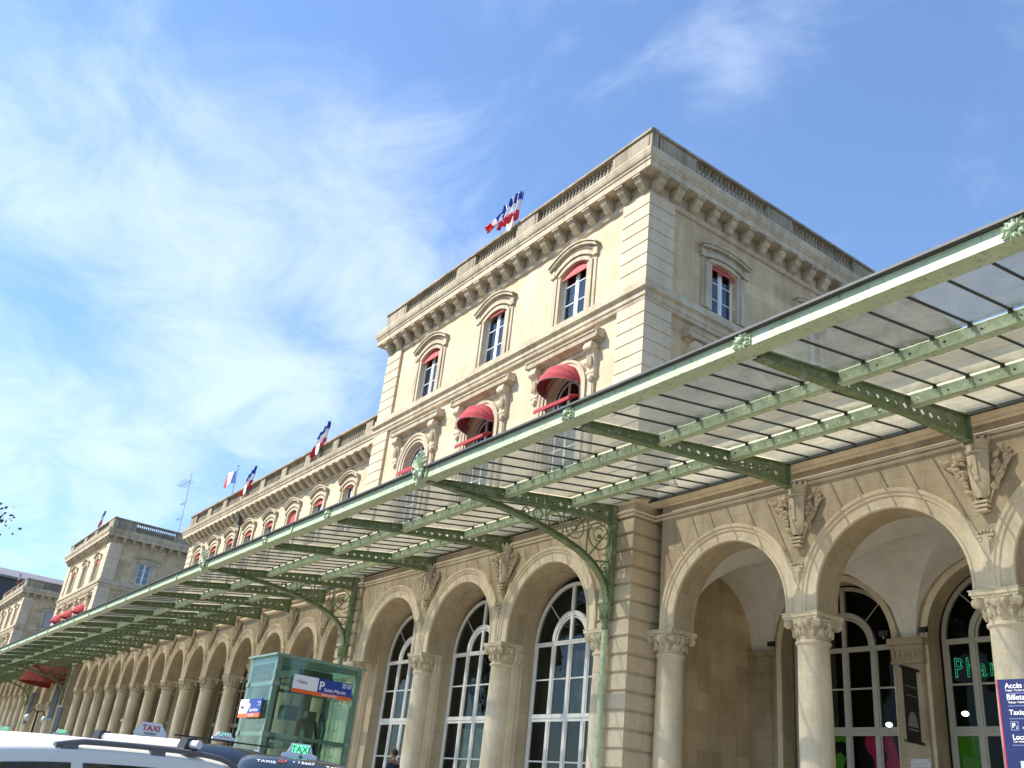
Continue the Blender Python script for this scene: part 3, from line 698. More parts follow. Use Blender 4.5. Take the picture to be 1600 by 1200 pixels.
# ================================================================ pavilion
W3 = surround(.63, 1.72, .28); SUR = arch_surround()
TW = top_window(.63, 1.72, .28, .42); TWn = top_window(.63, 1.72, .28, .16)
SW = surround(.53, 1.55, .12, .42); TWs = top_window(.53, 1.55, .12, .2)
AW = arch_window(); DA = dome_awning(); CV = canvas_valance()
XL, XR, YW, YB = -30.8, -15.8, 14.4, 34.0
PW = (-19.0, -23.2, -27.38)
def pavilion(label, base=(-23.3, 14.4, FLOOR)):
    R = thing('corner_pavilion', label, 'building', base, 'tall pavilions of the station')
    # front walls in (u,d,z)
    Tf = lambda u, d, z: (u, YW+d, z)
    wf = MB(Tf)
    wall_open(wf, XL, XR, 9.0, 14.45, [(c, .75, 10.2, 12.48, .75) for c in PW], .3)
    wall_open(wf, XL, XR, 14.45, 17.95, [(c, .63, 15.05, 16.77, .28) for c in PW], .28)
    wf.build('front_wall', M_wall, R)
    Ts = lambda u, d, z: (XR-d, u, z)
    ws = MB(Ts); sy = [17.45, 21.7, 25.95, 30.2]
    wall_open(ws, YW, YB, 1.1, 17.95, [(c, .53, 15.1, 16.65, .12) for c in sy], .28)
    w2 = MB(lambda u, d, z: (XL+d, u, z)); wall_open(w2, YW, YB, 1.1, 17.95, [], .3)
    w2.box(.0, 0, 0, .001, .001, .001)
    o = ws.build('side_wall', M_side, R); w2.build('side_wall', M_side, R)
    b = MB(); b.box(XL+.02, YB-.3, 1.1, XR-.02, YB, 18.9); b.build('rear_wall', M_side, R)
    rf = MB(); rf.box(XL+.1, YW+.1, 18.85, XR-.1, YB-.05, 18.93); rf.box(XL+.05, YW+.05, 9.05, XR-.05, YB-.1, 9.1); rf.box(XL+.05, YW+.6, 14.4, XR-.6, YB-.1, 14.45)
    rf.prism([(YW+.7, 18.93), (YW+.9, 19.7), (YB-.8, 19.7), (YB-.5, 18.93)], XL+.7, XR-.7, 'x')
    rf.build('roof', M_zinc, R)
    # quoins at the four front edges
    q = MB()
    for (x0, x1) in ((XR-1.0, XR+.1), (XL-.1, XL+1.0)):
        for (za, zb) in ((9.2, 14.35), (14.98, 17.9)):
            n = int(round((zb-za)/.39)); st = (zb-za)/n
            for k in range(n):
                z = za+k*st
                q.box(x0, YW-.1, z+.02, x1, YW+.9, z+st-.035); q.box(x0+.02, YW-.08, z-.035, x1-.02, YW+.88, z+.0195)
    q.each('quoin_strip', M_quoin, R)
    path = [(XL-.0, YB), (XL, YW), (XR, YW), (XR, YB)]
    s_ = MB()
    s_.mould(path, [(0, 14.30), (.1, 14.33), (.12, 14.42), (.15, 14.45), (.15, 14.60), (.19, 14.63), (.24, 14.66), (.24, 14.75), (.14, 14.84), (.14, 14.97), (.0, 15.0)])
    s_.build('string_course', M_trim, R)
    # entablature with brackets
    e = MB()
    e.mould(path, [(0, 17.78), (.06, 17.80), (.09, 17.86), (.11, 17.92), (.06, 17.94), (.04, 18.0), (.04, 18.33), (0, 18.35)])
    e.mould(path, [(0, 18.351), (.50, 18.351), (.50, 18.56), (.53, 18.58), (.53, 18.63), (.57, 18.68), (.60, 18.76), (.60, 18.79), (.62, 18.86), (.62, 18.92), (.0, 18.99)])
    e.build('cornice', M_trim, R)
    n = 21
    for k in range(n): put(P_corbel, R, (XL+.12+(XR-XL-.24)*k/(n-1), YW-.04, 18.35))
    n = 27
    for k in range(n): put(P_corbel, R, (XR+.04, YW+.12+(YB-YW-.3)*k/(n-1), 18.35), pi/2)
    z = 18.96; L = XR-XL; y = YW-.2; xl, xr = XL-.2, XR+.2; LL = xr-xl+.3
    balustrade(R, (xl-.16, y), (xr+.16, y), z, .93, [(0, 1.6), (5.35, 6.6), (9.1, 10.3), (LL-1.7, LL)], .17)
    LS = YB-y-.16
    balustrade(R, (xr, y+.192), (xr, YB), z, .915, [(0, 1.5), (4.7, 5.9), (9.1, 10.2), (13.4, 14.6), (LS-1.2, LS)], .17)
    bl = balustrade(R, (xl, YB), (xl, y+.192), z, .915, [(0, 1.5), (4.7, 5.9), (9.1, 10.2), (13.4, 14.6), (LS-1.2, LS)], .24)
    for k, cx_ in enumerate(PW):
        put(W3, R, (cx_, YW, 15.0)); put(SUR, R, (cx_, YW, 12.47)); put(AW, R, (cx_, YW, 12.47))
        put(TW if k != 1 else TWn, R, (cx_, YW, 15.05))
    for k, y_ in enumerate(sy):
        put(SW, R, (XR, y_, 15.1), pi/2); put(TWs, R, (XR, y_, 15.1), pi/2)
        put(SUR, R, (XR, y_, 12.47), pi/2)
    # ground floor: three arches between rusticated piers
    g = MB()
    cs = (-18.9, -23.0, -27.1); xs = (-16.7, -20.95, -25.05, -29.6)
    for k in range(3): wall_arc_bay(g, xs[k+1], xs[k], cs[k], 1, 1.64, 5.98, 5.7, 9.1, YW, YW+.5)
    for k in range(3): wall_arc_bay(g, xs[k+1], xs[k], cs[k], 1, 1.52, 5.98, 1.1, 9.1, YW+.501, YW+1.0)
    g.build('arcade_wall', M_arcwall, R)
    am = archivolt_mesh(1.64, 2.04, 1, -.28)
    for c_ in cs: put(('archivolt', am, []), R, (c_, YW, 5.98))
    pr_ = MB(); pier(pr_, XR-1.0, XR+.1, YW-.1, YW+.95, FLOOR, 9.1); pier(pr_, XL-.1, XL+1.15, YW-.1, YW+.95, FLOOR, 9.1)
    pr_.each('rusticated_pier', M_quoin, R)
    en = MB(); entablature(en, [(XL-.1, YW+.9), (XL-.1, YW-.1), (XL+1.15, YW-.1), (XL+1.15, YW), (XR-1.0, YW), (XR-1.0, YW-.1), (XR+.1, YW-.1), (XR+.1, YW+.6)]); en.build('entablature', M_arc, R)
    # impost run from each column back to the glazing
    im = MB()
    for x in (-16.85, -20.95, -25.05, -29.45):
        im.box(x-.44, YW+.3, 5.56, x+.44, YW+.93, 5.7); im.box(x-.41, YW+.3, 5.2, x+.41, YW+.9, 5.56)
        for k in range(5):
            for e_ in (-1, 1): im.ball((x+e_*.41, YW+.36+k*.12, 5.38), .04, .05, .13, 6, 5)
        im.box(x-.36, YW+.32, FLOOR, x+.36, YW+.86, 5.2)
    im.each('impost_pier', M_arc, R)
    for x in (-16.75, -20.95, -25.05, -29.5): put(P_col, R, (x, YW+.21, FLOOR))
    for x in (-20.95, -25.05): put(P_arms, R, (x, YW, 7.12))
    for c_ in cs: put(P_bigwin, R, (c_, YW+.83, 5.80))
    for k, (c_, lo, hi, x0, x1, col_) in enumerate(((cs[1], 1.2, 3.7, -1.4, 1.4, (.42, .5, .48)), (cs[0], 4.0, 5.6, -.62, 1.4, (.36, .38, .35)), (cs[1], 4.0, 5.6, .0, 1.4, (.25, .26, .24)), (cs[2], 2.4, 3.7, -.6, 1.3, (.45, .45, .4)), (cs[2], 4.0, 5.4, -.6, .6, (.22, .22, .2)))):
        cu = MB(); N_ = 24
        vs = [(c_+x0+(x1-x0)*i/N_, YW+1.25+.04*sin(i*1.9), z) for i in range(N_+1) for z in (lo, hi)]
        cu.add(vs, [(2*i, 2*i+2, 2*i+3, 2*i+1) for i in range(N_)]); cu.build('curtain', simple('curtain_cloth', col_, .9, var=.2, vscale=2), R)
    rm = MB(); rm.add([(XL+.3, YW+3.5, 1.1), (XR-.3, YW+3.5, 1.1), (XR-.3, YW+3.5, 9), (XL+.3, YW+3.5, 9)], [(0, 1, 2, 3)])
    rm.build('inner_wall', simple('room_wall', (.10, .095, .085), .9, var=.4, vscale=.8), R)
    return R
PAV = pavilion('near tall cream stone pavilion with rusticated corners and two red dome awnings')
link_tree()
P2 = copy_tree(PAV); P2.location = PAV.location+Vector((-62.2, .8, .15))
def strip_blinds(root):
    for o in list(COL.objects):
        if o.name.startswith('sun_blind') and o.parent and o.parent.parent == root and abs(o.parent.rotation_euler.z) > 1: bpy.data.objects.remove(o)
P2['label'] = 'far pavilion above the canopy with three small red awnings in a row'
P3 = copy_tree(PAV); P3.location = PAV.location+Vector((-98.6, .8, -.1))
P3['label'] = 'farthest pavilion at the left edge of the photo with a grey shuttered side window'
for k in (0, 1):
    put(DA, PAV, (PW[k], YW-.03, 12.66)); put(CV, PAV, (PW[k], YW-.02, 12.17))
put(CV, PAV, (PW[2], YW-.02, 12.2), sc=(.9, .6, 1))
wb = MB(); wb.box(-.72, .15, -2.1, .72, .2, -.05)
for k in range(3):
    o = put(('dome_awning', DA[1], []), P2, (0, 0, 0)); o.location = Vector((PW[k], YW-.03, 12.47))-PAV.location; ORG[o.name] = Vector((0, 0, 0))
    o = put(('window_shade', wb.mesh('window_shade', M_white), []), P2); o.location = Vector((PW[k], YW-.03, 12.47))-PAV.location
sg = MB(); sg.box(-.5, -.06, .05, .5, 0, 1.6); o = put(('window_shutter', sg.mesh('window_shutter', simple('grey_shutter', (.36, .36, .38), .7)), []), P3); o.location = Vector((XR+.05, 17.45, 15.1))-PAV.location; o.rotation_euler = (0, 0, pi/2)
strip_blinds(P2)
same = None
# big red shell awning over the far pavilion's door
bd = dome_awning(3.0, 0, .05); vs = bd[1]
o = put(('dome_awning', bd[1].copy(), []), P2); o.location = Vector((-19.3, YW-.1, 6.8))-PAV.location; o.scale = (1.0, .95, .74)
o.data.materials.clear(); o.data.materials.append(simple('old_red_canvas', (.24, .04, .025), .9, var=.35, vscale=1.5)); o.data.materials.append(simple('old_red_canvas_fold', (.20, .03, .02), .9, var=.35, vscale=1.5))
vb = MB(); vb.arcband(0, 0, [(3.0, 0), (3.0, .02), (2.97, .02), (2.97, 0)], 1, 4)

# ================================================================ portico on the right
R = thing('portico_wing', 'open ground-floor arcade to the right of the near pavilion with white vaulted passage', 'building', (-6, 15, FLOOR))
cols = [-11.48, -7.65, -3.82, .01, 3.84]
xb = [-15.45]+cols; YP = 15.0; YIN = 15.62; YBK = 18.6
g = MB(); am = archivolt_mesh(1.55, 1.93, 1, -.18); cs = []
for a, b in zip(xb, xb[1:]):
    c_ = (a+b)/2 if a > -15 else -13.4; cs.append(c_)
    wall_arc_bay(g, a, b, c_, 1, 1.55, 5.88, 5.7, 9.1, YP, YIN)
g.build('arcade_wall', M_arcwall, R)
for c_ in cs: put(('archivolt', am, []), R, (c_, YP, 5.88))
for x in [-15.35]+cols: put(P_col, R, (x, YP+.3, FLOOR))
for k, x in enumerate(cols): put(P_arms, R, (x, YP, 7.05))
en = MB(); entablature(en, [(-15.7, YP), (4.2, YP)]); en.box(-15.7, YP+.02, 9.1, 4.2, YIN, 10.3)
en.mould([(-15.7, YP), (4.2, YP)], [(0, 10.0), (.2, 10.1), (.25, 10.3), (0, 10.32)]); en.build('entablature', M_arc, R)
rf = MB(); rf.box(-15.69, YP+.05, 9.6, 4.2, 24, 9.7); rf.build('roof', M_zinc, R)
# groin vaults
def vault(mb, xa, xb_, ya, yb, zs, H, nx=22, ny=22, crossx=True):
    vs = []
    for j in range(ny+1):
        v = 2*j/ny-1
        for i in range(nx+1):
            u = 2*i/nx-1
            hy = sqrt(max(0, 1-v*v)); hx = sqrt(max(0, 1-u*u)) if crossx else 0
            vs.append((xa+(xb_-xa)*i/nx, ya+(yb-ya)*j/ny, zs+H*max(hx, hy)))
    fs = []
    for j in range(ny):
        for i in range(nx):
            a_, b_, c_, d_ = j*(nx+1)+i, j*(nx+1)+i+1, (j+1)*(nx+1)+i+1, (j+1)*(nx+1)+i
            fs += [(a_, b_, c_), (a_, c_, d_)] if (i+.5-nx/2)*(j+.5-ny/2) > 0 else [(a_, b_, d_), (b_, c_, d_)]
    mb.add(vs, fs)
vt = MB()
bx = [-15.32]+cols
for a, b in zip(bx, bx[1:]): vault(vt, a+.15, b-.15, YIN, YBK, 5.85, 1.68)
vault(vt, -16.75, -15.17, YIN, YBK, 5.85, 1.68, 4, 22, False)
for x in cols:   # flat transverse bands between vaults
    vault(vt, x-.15, x+.15, YIN, YBK, 5.85, 1.68, 1, 22, False)
for a, b in zip(bx, bx[1:]):
    pass
vt.build('vault', M_plaster, R, 25)
bw = MB(); 
bws = [-15.35]+cols
for a, b in zip(bws, bws[1:]):
    c_ = (a+b)/2 if a > -15 else -13.4
    wall_arc_bay(bw, a, b, c_, 1, 1.5, 5.86, FLOOR, 8.4, YBK, YBK+.45)
    # lunette wall fills above the pilasters
bw.box(-16.8, YBK, FLOOR, -15.35, YBK+.45, 8.4)
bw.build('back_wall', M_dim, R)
lw = MB()
for a, b in zip(bws, bws[1:]):
    c_ = (a+b)/2 if a > -15 else -13.4
    lw.arcband(c_, 5.86, [(1.5, YBK-.02), (1.5, YBK), (1.64, YBK), (1.64, YBK-.02)], 1, 24, FLOOR)
lw.each('window_architrave', M_arc, R, 30)
pl = MB()
for x in [-15.5]+cols:
    pl.box(x-.34, YBK-.12, FLOOR, x+.34, YBK-.001, 5.35); pl.box(x-.37, YBK-.16, 5.35, x+.37, YBK-.001, 5.72); pl.box(x-.42, YBK-.22, 5.72, x+.42, YBK-.001, 5.86)
    pl.box(x-.38, YBK-.18, 5.33, x+.38, YBK-.002, 5.37)
    for k in range(6): pl.ball((x-.3+.12*k, YBK-.17, 5.52), .05, .03, .11, 6, 5)
for y0, y1 in ((YIN-.1, YIN+.55), (YBK-.6, YBK-.125)): pl.box(-16.73, y0, FLOOR, -16.5, y1, 5.5); pl.box(-16.73, y0-.03, 5.5, -16.44, y1+.03, 5.86)
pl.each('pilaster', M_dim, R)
ew = MB(lambda u, d, z: (-16.75-d, u, z)); wall_open(ew, YIN-.6, YBK+.4, FLOOR, 8.4, [(17.1, 1.0, FLOOR, 5.3, 1.0)], 1.2)
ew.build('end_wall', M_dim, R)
dk = MB(); dk.box(-18.1, 15.6, FLOOR, -18, 18.6, 7); dk.add([(-20, 22, 1), (5, 22, 1), (5, 22, 9), (-20, 22, 9)], [(0, 1, 2, 3)]); dk.box(-18, 15.4, 1.105, -16.8, 19, 1.11)  # near-black sheets and floor paint the shade beyond the end arch and windows
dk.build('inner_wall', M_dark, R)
for c_ in cs: put(P_backwin, R, (c_, YBK+.4, 5.89))

# ================================================================ long wing left of the near pavilion
WY = 15.0
R = thing('long_wing', 'long low two-storey wing between the pavilions with a row of hooded windows', 'building', (-42.6, WY, FLOOR))
wx = [-33.85, -36.75, -39.55, -42.28, -44.97, -47.6, -50.15, -52.72]
X0, X1 = -54.6, -30.9
w = MB(lambda u, d, z: (u, WY+d, z)); wall_open(w, X0, X1, 9.05, 14.05, [(x, .46, 11.2, 13.05, .22) for x in wx], .28); w.build('front_wall', M_wall, R)
w = MB(); w.box(X0, WY+.02, 9.05, X0+.3, 30, 14.9); w.box(X0+.02, 29.7, 1.1, X1, 30, 14.9); w.build('side_wall', M_side, R)
w = MB(); w.box(X0+.1, WY+.1, 14.6, X1, 29.9, 14.7); w.build('roof', M_zinc, R)
q = MB()
for k in range(13): z = 9.1+k*.37; q.box(X0-.08, WY-.08, z+.02, X0+.8, WY+.8, z+.335); q.box(X0-.05, WY-.05, z-.035, X0+.77, WY+.77, z+.0195)
q.each('quoin_strip', M_quoin, R)
e = MB(); path = [(X0, 29.9), (X0, WY), (X1, WY)]
e.mould(path, [(0, 13.88), (.06, 13.9), (.1, 13.98), (.1, 14.02), (.04, 14.04), (.04, 14.29), (0, 14.3)])
e.mould(path, [(0, 14.301), (.50, 14.301), (.50, 14.46), (.54, 14.50), (.54, 14.55), (.60, 14.64), (.64, 14.78), (.0, 14.84)])
e.build('cornice', M_trim, R)
P_corb2 = corbel_proto(1.05, .38); n = 36
for k in range(n): put(P_corb2, R, (X0+.15+(X1-X0-.4)*k/(n-1), WY-.04, 14.3), sc=(.95, 1, .9))
peds = [-32.2, -35.3, -38.15, -40.9, -43.6, -46.3, -48.9, -51.4, -53.9]
balustrade(R, (X0-.1, WY-.25), (X1, WY-.25), 14.8, .88, [(p-.3-X0+.1, p+.3-X0+.1) for p in sorted(peds)]+[(0, .6)], .19)
balustrade(R, (X0-.1, 29.8), (X0-.1, WY-.08), 14.8, .88, [(0, .5), (5, 5.6), (10, 10.6), (14, 14.5)], .25)
WS = surround(.46, 1.85, .22, .30); TW2 = top_window(.46, 1.85, .22, .3); TW2b = top_window(.46, 1.85, .22, 1.25); TW2c = top_window(.46, 1.85, .22, .12)
for k, x in enumerate(wx):
    put(WS, R, (x, WY, 11.2), sc=(1, 1, .97)); put(TW2c if k == 0 else (TW2b if k == 2 else TW2), R, (x, WY, 11.2))
dp = MB(); dp.tube([(-46.35, WY-.12, 9), (-46.35, WY-.12, 13.7)], .06, 8); dp.prism([(-46.55, 14.2), (-46.15, 14.2), (-46.25, 13.8), (-46.35, 13.7), (-46.45, 13.8)], WY-.3, WY-.05, 'y')
dp.build('downpipe', M_zinc, R)

# ---------------------------------------------------------------- long arcade below and beyond it
def zab(X): return 5.68+.37*min(1, max(0, (-31-X)/12.4))+max(0, (-43.4-X))*.0195
def zap(X): return 7.82+.15*min(1, max(0, (-31-X)/11))+max(0, (-42-X))*.0155
def long_arcade(label, cx_, half_left, x_left, x_right, base, group=None):
    R = thing('long_arcade', label, 'building', base)
    g = MB(); bw = MB(); bnds = cx_
    en = MB()
    for k, (b, a) in enumerate(zip(bnds, bnds[1:])):
        c_ = (a+b)/2; p = b-a; zb = zab(c_); zt = zap(c_)
        ro = 1.86*min(1, (zt-zb)/2.0+.0); ri = ro-.36; zc_ = zt-ro; kx = (p/2-.36)/ri
        if zc_ < zb: zc_ = zb+.02
        wall_arc_bay(g, a, b, c_, kx, ri, zc_, zb, 9.25, YP, YIN, 20)
        am = archivolt_mesh(ri, ri+.37, kx, zb-zc_); put(('archivolt', am, []), R, (c_, YP, zc_))
        wall_arc_bay(bw, a, b, c_, kx*.92, ri, zc_, FLOOR, 8.6, YBK, YBK+.45, 16)
        put(P_backwin, R, (c_, YBK+.4, zb+.1), sc=(kx*.92*ri/1.42, 1, 1))
    for k, x in enumerate(bnds):
        dz = zab(x)-6.05
        put(P_colfar, R, (x, YP+.3, FLOOR+dz))
        if 0 < k < len(bnds)-1: put(P_armsfar, R, (x, YP, zab(x)+1.33))
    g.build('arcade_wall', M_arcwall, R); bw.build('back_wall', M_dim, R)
    entablature(en, [(x_left, YP), (x_right, YP)], .12); en.build('entablature', M_arc, R)
    rf = MB(); rf.box(x_left, YP+.05, 9.25, x_right, 24, 9.35); rf.build('roof', M_zinc, R)
    vt = MB()
    for b, a in zip(bnds, bnds[1:]): vault(vt, a, b, YIN, YBK, zab((a+b)/2)+.15, 1.6, 12, 12)
    vt.build('vault', M_plaster, R, 25)
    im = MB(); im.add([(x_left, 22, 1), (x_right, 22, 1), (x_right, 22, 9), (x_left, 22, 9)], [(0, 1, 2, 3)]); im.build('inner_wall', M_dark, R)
    return R
CA = [-31.15, -33.75, -37.0, -40.3, -43.45, -46.74, -49.95, -53.16, -56.3, -59.4, -62.4, -65.4, -68.3, -71.2, -74.3]
long_arcade('long row of round arches on columns running left behind the glass lift', CA, 0, -77.9, -30.9, (-54, 15, FLOOR))
CB = [-93.5-2.95*k for k in range(8)]
long_arcade('distant arcade beyond the far pavilion at the left edge under the canopy', CB, 0, -114.2, -93.1, (-103, 15, FLOOR))

# ================================================================ canopy
YF = 8.85
def gz(y): return 7.86+.155*(y-9.1)     # glass height
ribX = [3.84, .01, -3.82, -7.65, -11.5, -16.35, -20.95, -25.0, -30.0, -33.5, -36.8, -40.0, -43.1, -46.2, -49.2, -52.2, -55.2, -58.2, -61.1, -64.0, -66.9, -70.0, -73.4, -78.4]
ribX += [-82.8, -87, -92.2]+[-92.2-3*k for k in range(1, 16)]
def wall_at(x):
    if -30.8 < x < -15.7: return 14.36
    if -93 < x < -78: return 15.1
    return 14.68
CAN = thing('glass_canopy', 'long green iron and frosted glass canopy running along the whole station front', 'canopy', (-20, 11.5, .66))
xe0, xe1 = ribX[-1]-1, 4.4
b = MB(); b.box(xe0, YF, 7.75, xe1, YF+.02, 7.96); b.box(xe0, YF+.021, 7.75, xe1, YF+.30, 7.768); b.box(xe0, YF+.28, 7.769, xe1, YF+.30, 7.85)
b.build('front_beam', M_green, CAN)
b = MB(); b.box(xe0, YF-.07, 7.962, xe1, YF+.34, 7.985); b.box(xe0, YF-.085, 7.962, xe1, YF-.071, 8.0)
b.build('gutter', M_zinc, CAN)
def holed_strip(mb, pts_bot, pts_top, x, hole, rot=False, axis='x'):
    """plate of cells with diamond holes; pts are (y,z) pairs; hole(k)->fraction"""
    for k in range(len(pts_bot)-1):
        a, b_, c, d = pts_bot[k], pts_bot[k+1], pts_top[k+1], pts_top[k]
        h = hole(k); cy_ = (a[0]+b_[0]+c[0]+d[0])/4; cz = (a[1]+b_[1]+c[1]+d[1])/4
        V = (lambda p: (x, p[0], p[1])) if axis == 'x' else (lambda p: (p[0], x, p[1]))
        if h <= 0: mb.add([V(a), V(b_), V(c), V(d)], [(0, 1, 2, 3)]); continue
        s_ = min(abs(d[1]-a[1]), abs(b_[0]-a[0]))*.5*h
        dia = [(cy_, cz-s_), (cy_+s_, cz), (cy_, cz+s_), (cy_-s_, cz)]
        mid = [((a[0]+b_[0])/2, (a[1]+b_[1])/2), ((b_[0]+c[0])/2, (b_[1]+c[1])/2), ((c[0]+d[0])/2, (c[1]+d[1])/2), ((d[0]+a[0])/2, (d[1]+a[1])/2)]
        cor = [b_, c, d, a]
        for q_ in range(4):
            q2 = (q_+1) % 4
            # quatrefoil-ish notch: pull the edge midpoints outwards
            e = ((dia[q_][0]+dia[q2][0])/2, (dia[q_][1]+dia[q2][1])/2); e = (cy_+(e[0]-cy_)*.75, cz+(e[1]-cz)*.75)
            mb.add([V(mid[q_]), V(cor[q_]), V(mid[q2]), V(dia[q2]), V(e), V(dia[q_])], [(0, 1, 2, 3, 4, 5)])
def rib_proto(yw):
    N = 22; Y = [YF+.3+(yw-YF-.3)*k/N for k in range(N+1)]
    def zbot(y):
        P_ = [(8.9, 7.70), (9.6, 7.76), (10.93, 7.91), (12.83, 8.11), (14.2, 8.19), (15.2, 8.24)]
        for (a, za), (c, zc_) in zip(P_, P_[1:]):
            if y <= c: return za+(zc_-za)*(y-a)/(c-a)
        return P_[-1][1]
    wb_ = MB(); bot = [(y, zbot(y)) for y in Y]; top = [(y, gz(y)-.03) for y in Y]
    holed_strip(wb_, bot, top, -.006, lambda k: 0 if k < 2 or k > N-2 else (.28 if k < 8 else (.5 if k < 14 else .62)))
    holed_strip(wb_, bot, top, .006, lambda k: 0 if k < 2 or k > N-2 else (.28 if k < 8 else (.5 if k < 14 else .62)))
    fl = MB()
    for (ya, za), (yb_, zb_) in zip(bot, bot[1:]):
        fl.add([(-.08, ya, za), (.08, ya, za), (.08, yb_, zb_), (-.08, yb_, zb_), (-.08, ya, za-.018), (.08, ya, za-.018), (.08, yb_, zb_-.018), (-.08, yb_, zb_-.018)],
               [(0, 1, 2, 3), (4, 7, 6, 5), (0, 3, 7, 4), (1, 5, 6, 2)])
    for (ya, za), (yb_, zb_) in zip(top, top[1:]):
        fl.add([(-.07, ya, za), (.07, ya, za), (.07, yb_, zb_), (-.07, yb_, zb_), (-.07, ya, za+.018), (.07, ya, za+.018), (.07, yb_, zb_+.018), (-.07, yb_, zb_+.018)],
               [(3, 2, 1, 0), (4, 5, 6, 7), (0, 4, 7, 3), (1, 2, 6, 5)])
    for k in range(40):   # rivets
        y = YF+.35+(yw-YF-.45)*k/39
        for e_ in (-1, 1): fl.box(e_*.055-.009, y-.009, zbot(y)-.026, e_*.055+.009, y+.009, zbot(y)-.018)
    fl.box(-.09, yw-.04, zbot(yw)-.05, .09, yw, gz(yw))
    return ('rib', wb_.mesh('rib', M_rib), [('flange', fl.mesh('flange', M_rib), [])])
RIB = {y: rib_proto(y) for y in (14.36, 14.68, 15.1)}
for x in ribX: put(RIB[wall_at(x)], CAN, (x, 0, 0))
# purlins, glass and glazing bars, bay by bay
def bay_proto(L, yw):
    """from x=0 to x=L"""
    pu = []
    for yp in (10.92, 12.83):
        m_ = MB(); zt = gz(yp)-.01; zb = zt-.2; n = max(4, int(round(L/.27)))
        X = [.09+(L-.18)*k/n for k in range(n+1)]
        holed_strip(m_, [(x, zb) for x in X], [(x, zt) for x in X], yp, lambda k: .34 if k % 2 == 0 else .2, axis='y')
        m_.box(.08, yp, zb-.014, L-.08, yp+.11, zb); m_.box(.08, yp-.0, zt, L-.08, yp+.11, zt+.014)
        m_.box(.08, yp-.05, zb-.008, L-.08, yp-.001, zb)
        for k in range(1, 7): m_.box(L*k/7-.04, yp-.012, zb+.02, L*k/7+.04, yp-.001, zt-.01)
        pu.append(('purlin', m_.mesh('purlin', M_green), []))
    gl = MB()
    rows = [(9.12, 10.9), (10.97, 12.81), (12.88, yw)]
    for ya, yb_ in rows:
        gl.add([(0.03, ya, gz(ya)+.02), (L-.03, ya, gz(ya)+.02), (L-.03, yb_, gz(yb_)+.02), (.03, yb_, gz(yb_)+.02)], [(0, 1, 2, 3)])
    ba = MB(); n = max(2, int(round(L/.548)))
    for k in range(1, n):
        x = L*k/n
        for ya, yb_ in rows:
            za, zb_ = gz(ya), gz(yb_)
            ba.add([(x-.012, ya, za-.006), (x+.012, ya, za-.006), (x+.012, yb_, zb_-.006), (x-.012, yb_, zb_-.006), (x-.012, ya, za+.03), (x+.012, ya, za+.03), (x+.012, yb_, zb_+.03), (x-.012, yb_, zb_+.03)],
                   [(0, 1, 2, 3), (7, 6, 5, 4), (0, 4, 5, 1), (0, 3, 7, 4), (1, 5, 6, 2), (2, 6, 7, 3)])
            ba.box(x-.03, yb_-.05, zb_-.05, x+.03, yb_-.02, zb_+.03)
    ba.box(.02, yw-.06, gz(yw)-.05, L-.02, yw, gz(yw)+.06)
    return pu+[('glass_panel', gl.mesh('glass_panel', M_frost), []), ('glazing_bars', ba.mesh('glazing_bars', M_bar), [])]
cache = {}
for a, b in zip(ribX[1:], ribX):
    L = round(b-a, 2); yw = max(wall_at(a), wall_at(b)) if not (wall_at((a+b)/2) < 14.5) else 14.36
    key = (L, yw)
    if key not in cache: cache[key] = bay_proto(L, yw)
    for p_ in cache[key]: put(p_, CAN, (a, 0, 0))
# rosettes on the front beam
def rosette(big=False):
    mb = MB()
    if not big:
        mb.box(-.15, YF-.02, 7.77, .15, YF-.001, 7.94)
        mb.ball((0, YF-.06, 7.855), .05, .05, .05)
        for k in range(8):
            a = k*pi/4; leafshape(mb, (.03*cos(a), YF-.03, 7.855+.03*sin(a)), a, .12, .035, .035); a += pi/8
            leafshape(mb, (.05*cos(a), YF-.015, 7.855+.05*sin(a)), a, .12, .022, .03)
    else:
        mb.box(-.17, YF-.03, 7.75, .17, YF-.001, 7.97)
        for k in range(7):
            a = pi/2+(k-3)*.33; L = .40-.04*abs(k-3)
            leafshape(mb, (.03*cos(a), YF-.07, 7.93+.03*sin(a)), a, L, .05, .09); mb.ball((L*cos(a), YF-.12, 7.93+L*sin(a)), .03, .03, .03, 6, 5)
        mb.ball((0, YF-.12, 7.87), .1, .09, .11); mb.ball((0, YF-.19, 7.84), .05, .05, .045)
        for e in (-1, 1): mb.ball((e*.1, YF-.1, 7.8), .06, .05, .08); mb.ball((e*.045, YF-.2, 7.9), .02, .02, .02); mb.ball((e*.13, YF-.08, 7.93), .05, .04, .06)
        for k in range(5): mb.ball((0, YF-.08, 7.74-.035*k), .07-.012*k, .05, .04, 7, 5)
        mb.box(.2, YF-.05, 7.76, .235, YF-.001, 7.97)
    return mb
RS = ('rosette', rosette().mesh('rosette', M_green, 60), []); RB = ('palmette', rosette(True).mesh('palmette', M_green, 60), [])
jn = MB(); jn.box(-.03, YF-.035, 7.74, .03, YF-.001, 7.97)
JN = ('joint_plate', jn.mesh('joint_plate', M_green), [])
for i, x in enumerate(ribX):
    if x in (-16.35, -30.0): put(RB, CAN, (x-.05, 0, 0))
    elif x > -26: put(RS, CAN, (x, 0, 0))
    else: put(JN, CAN, (x+.5, 0, 0))
put(JN, CAN, (-23.15, 0, 0)); put(JN, CAN, (-20.95, 0, 0))
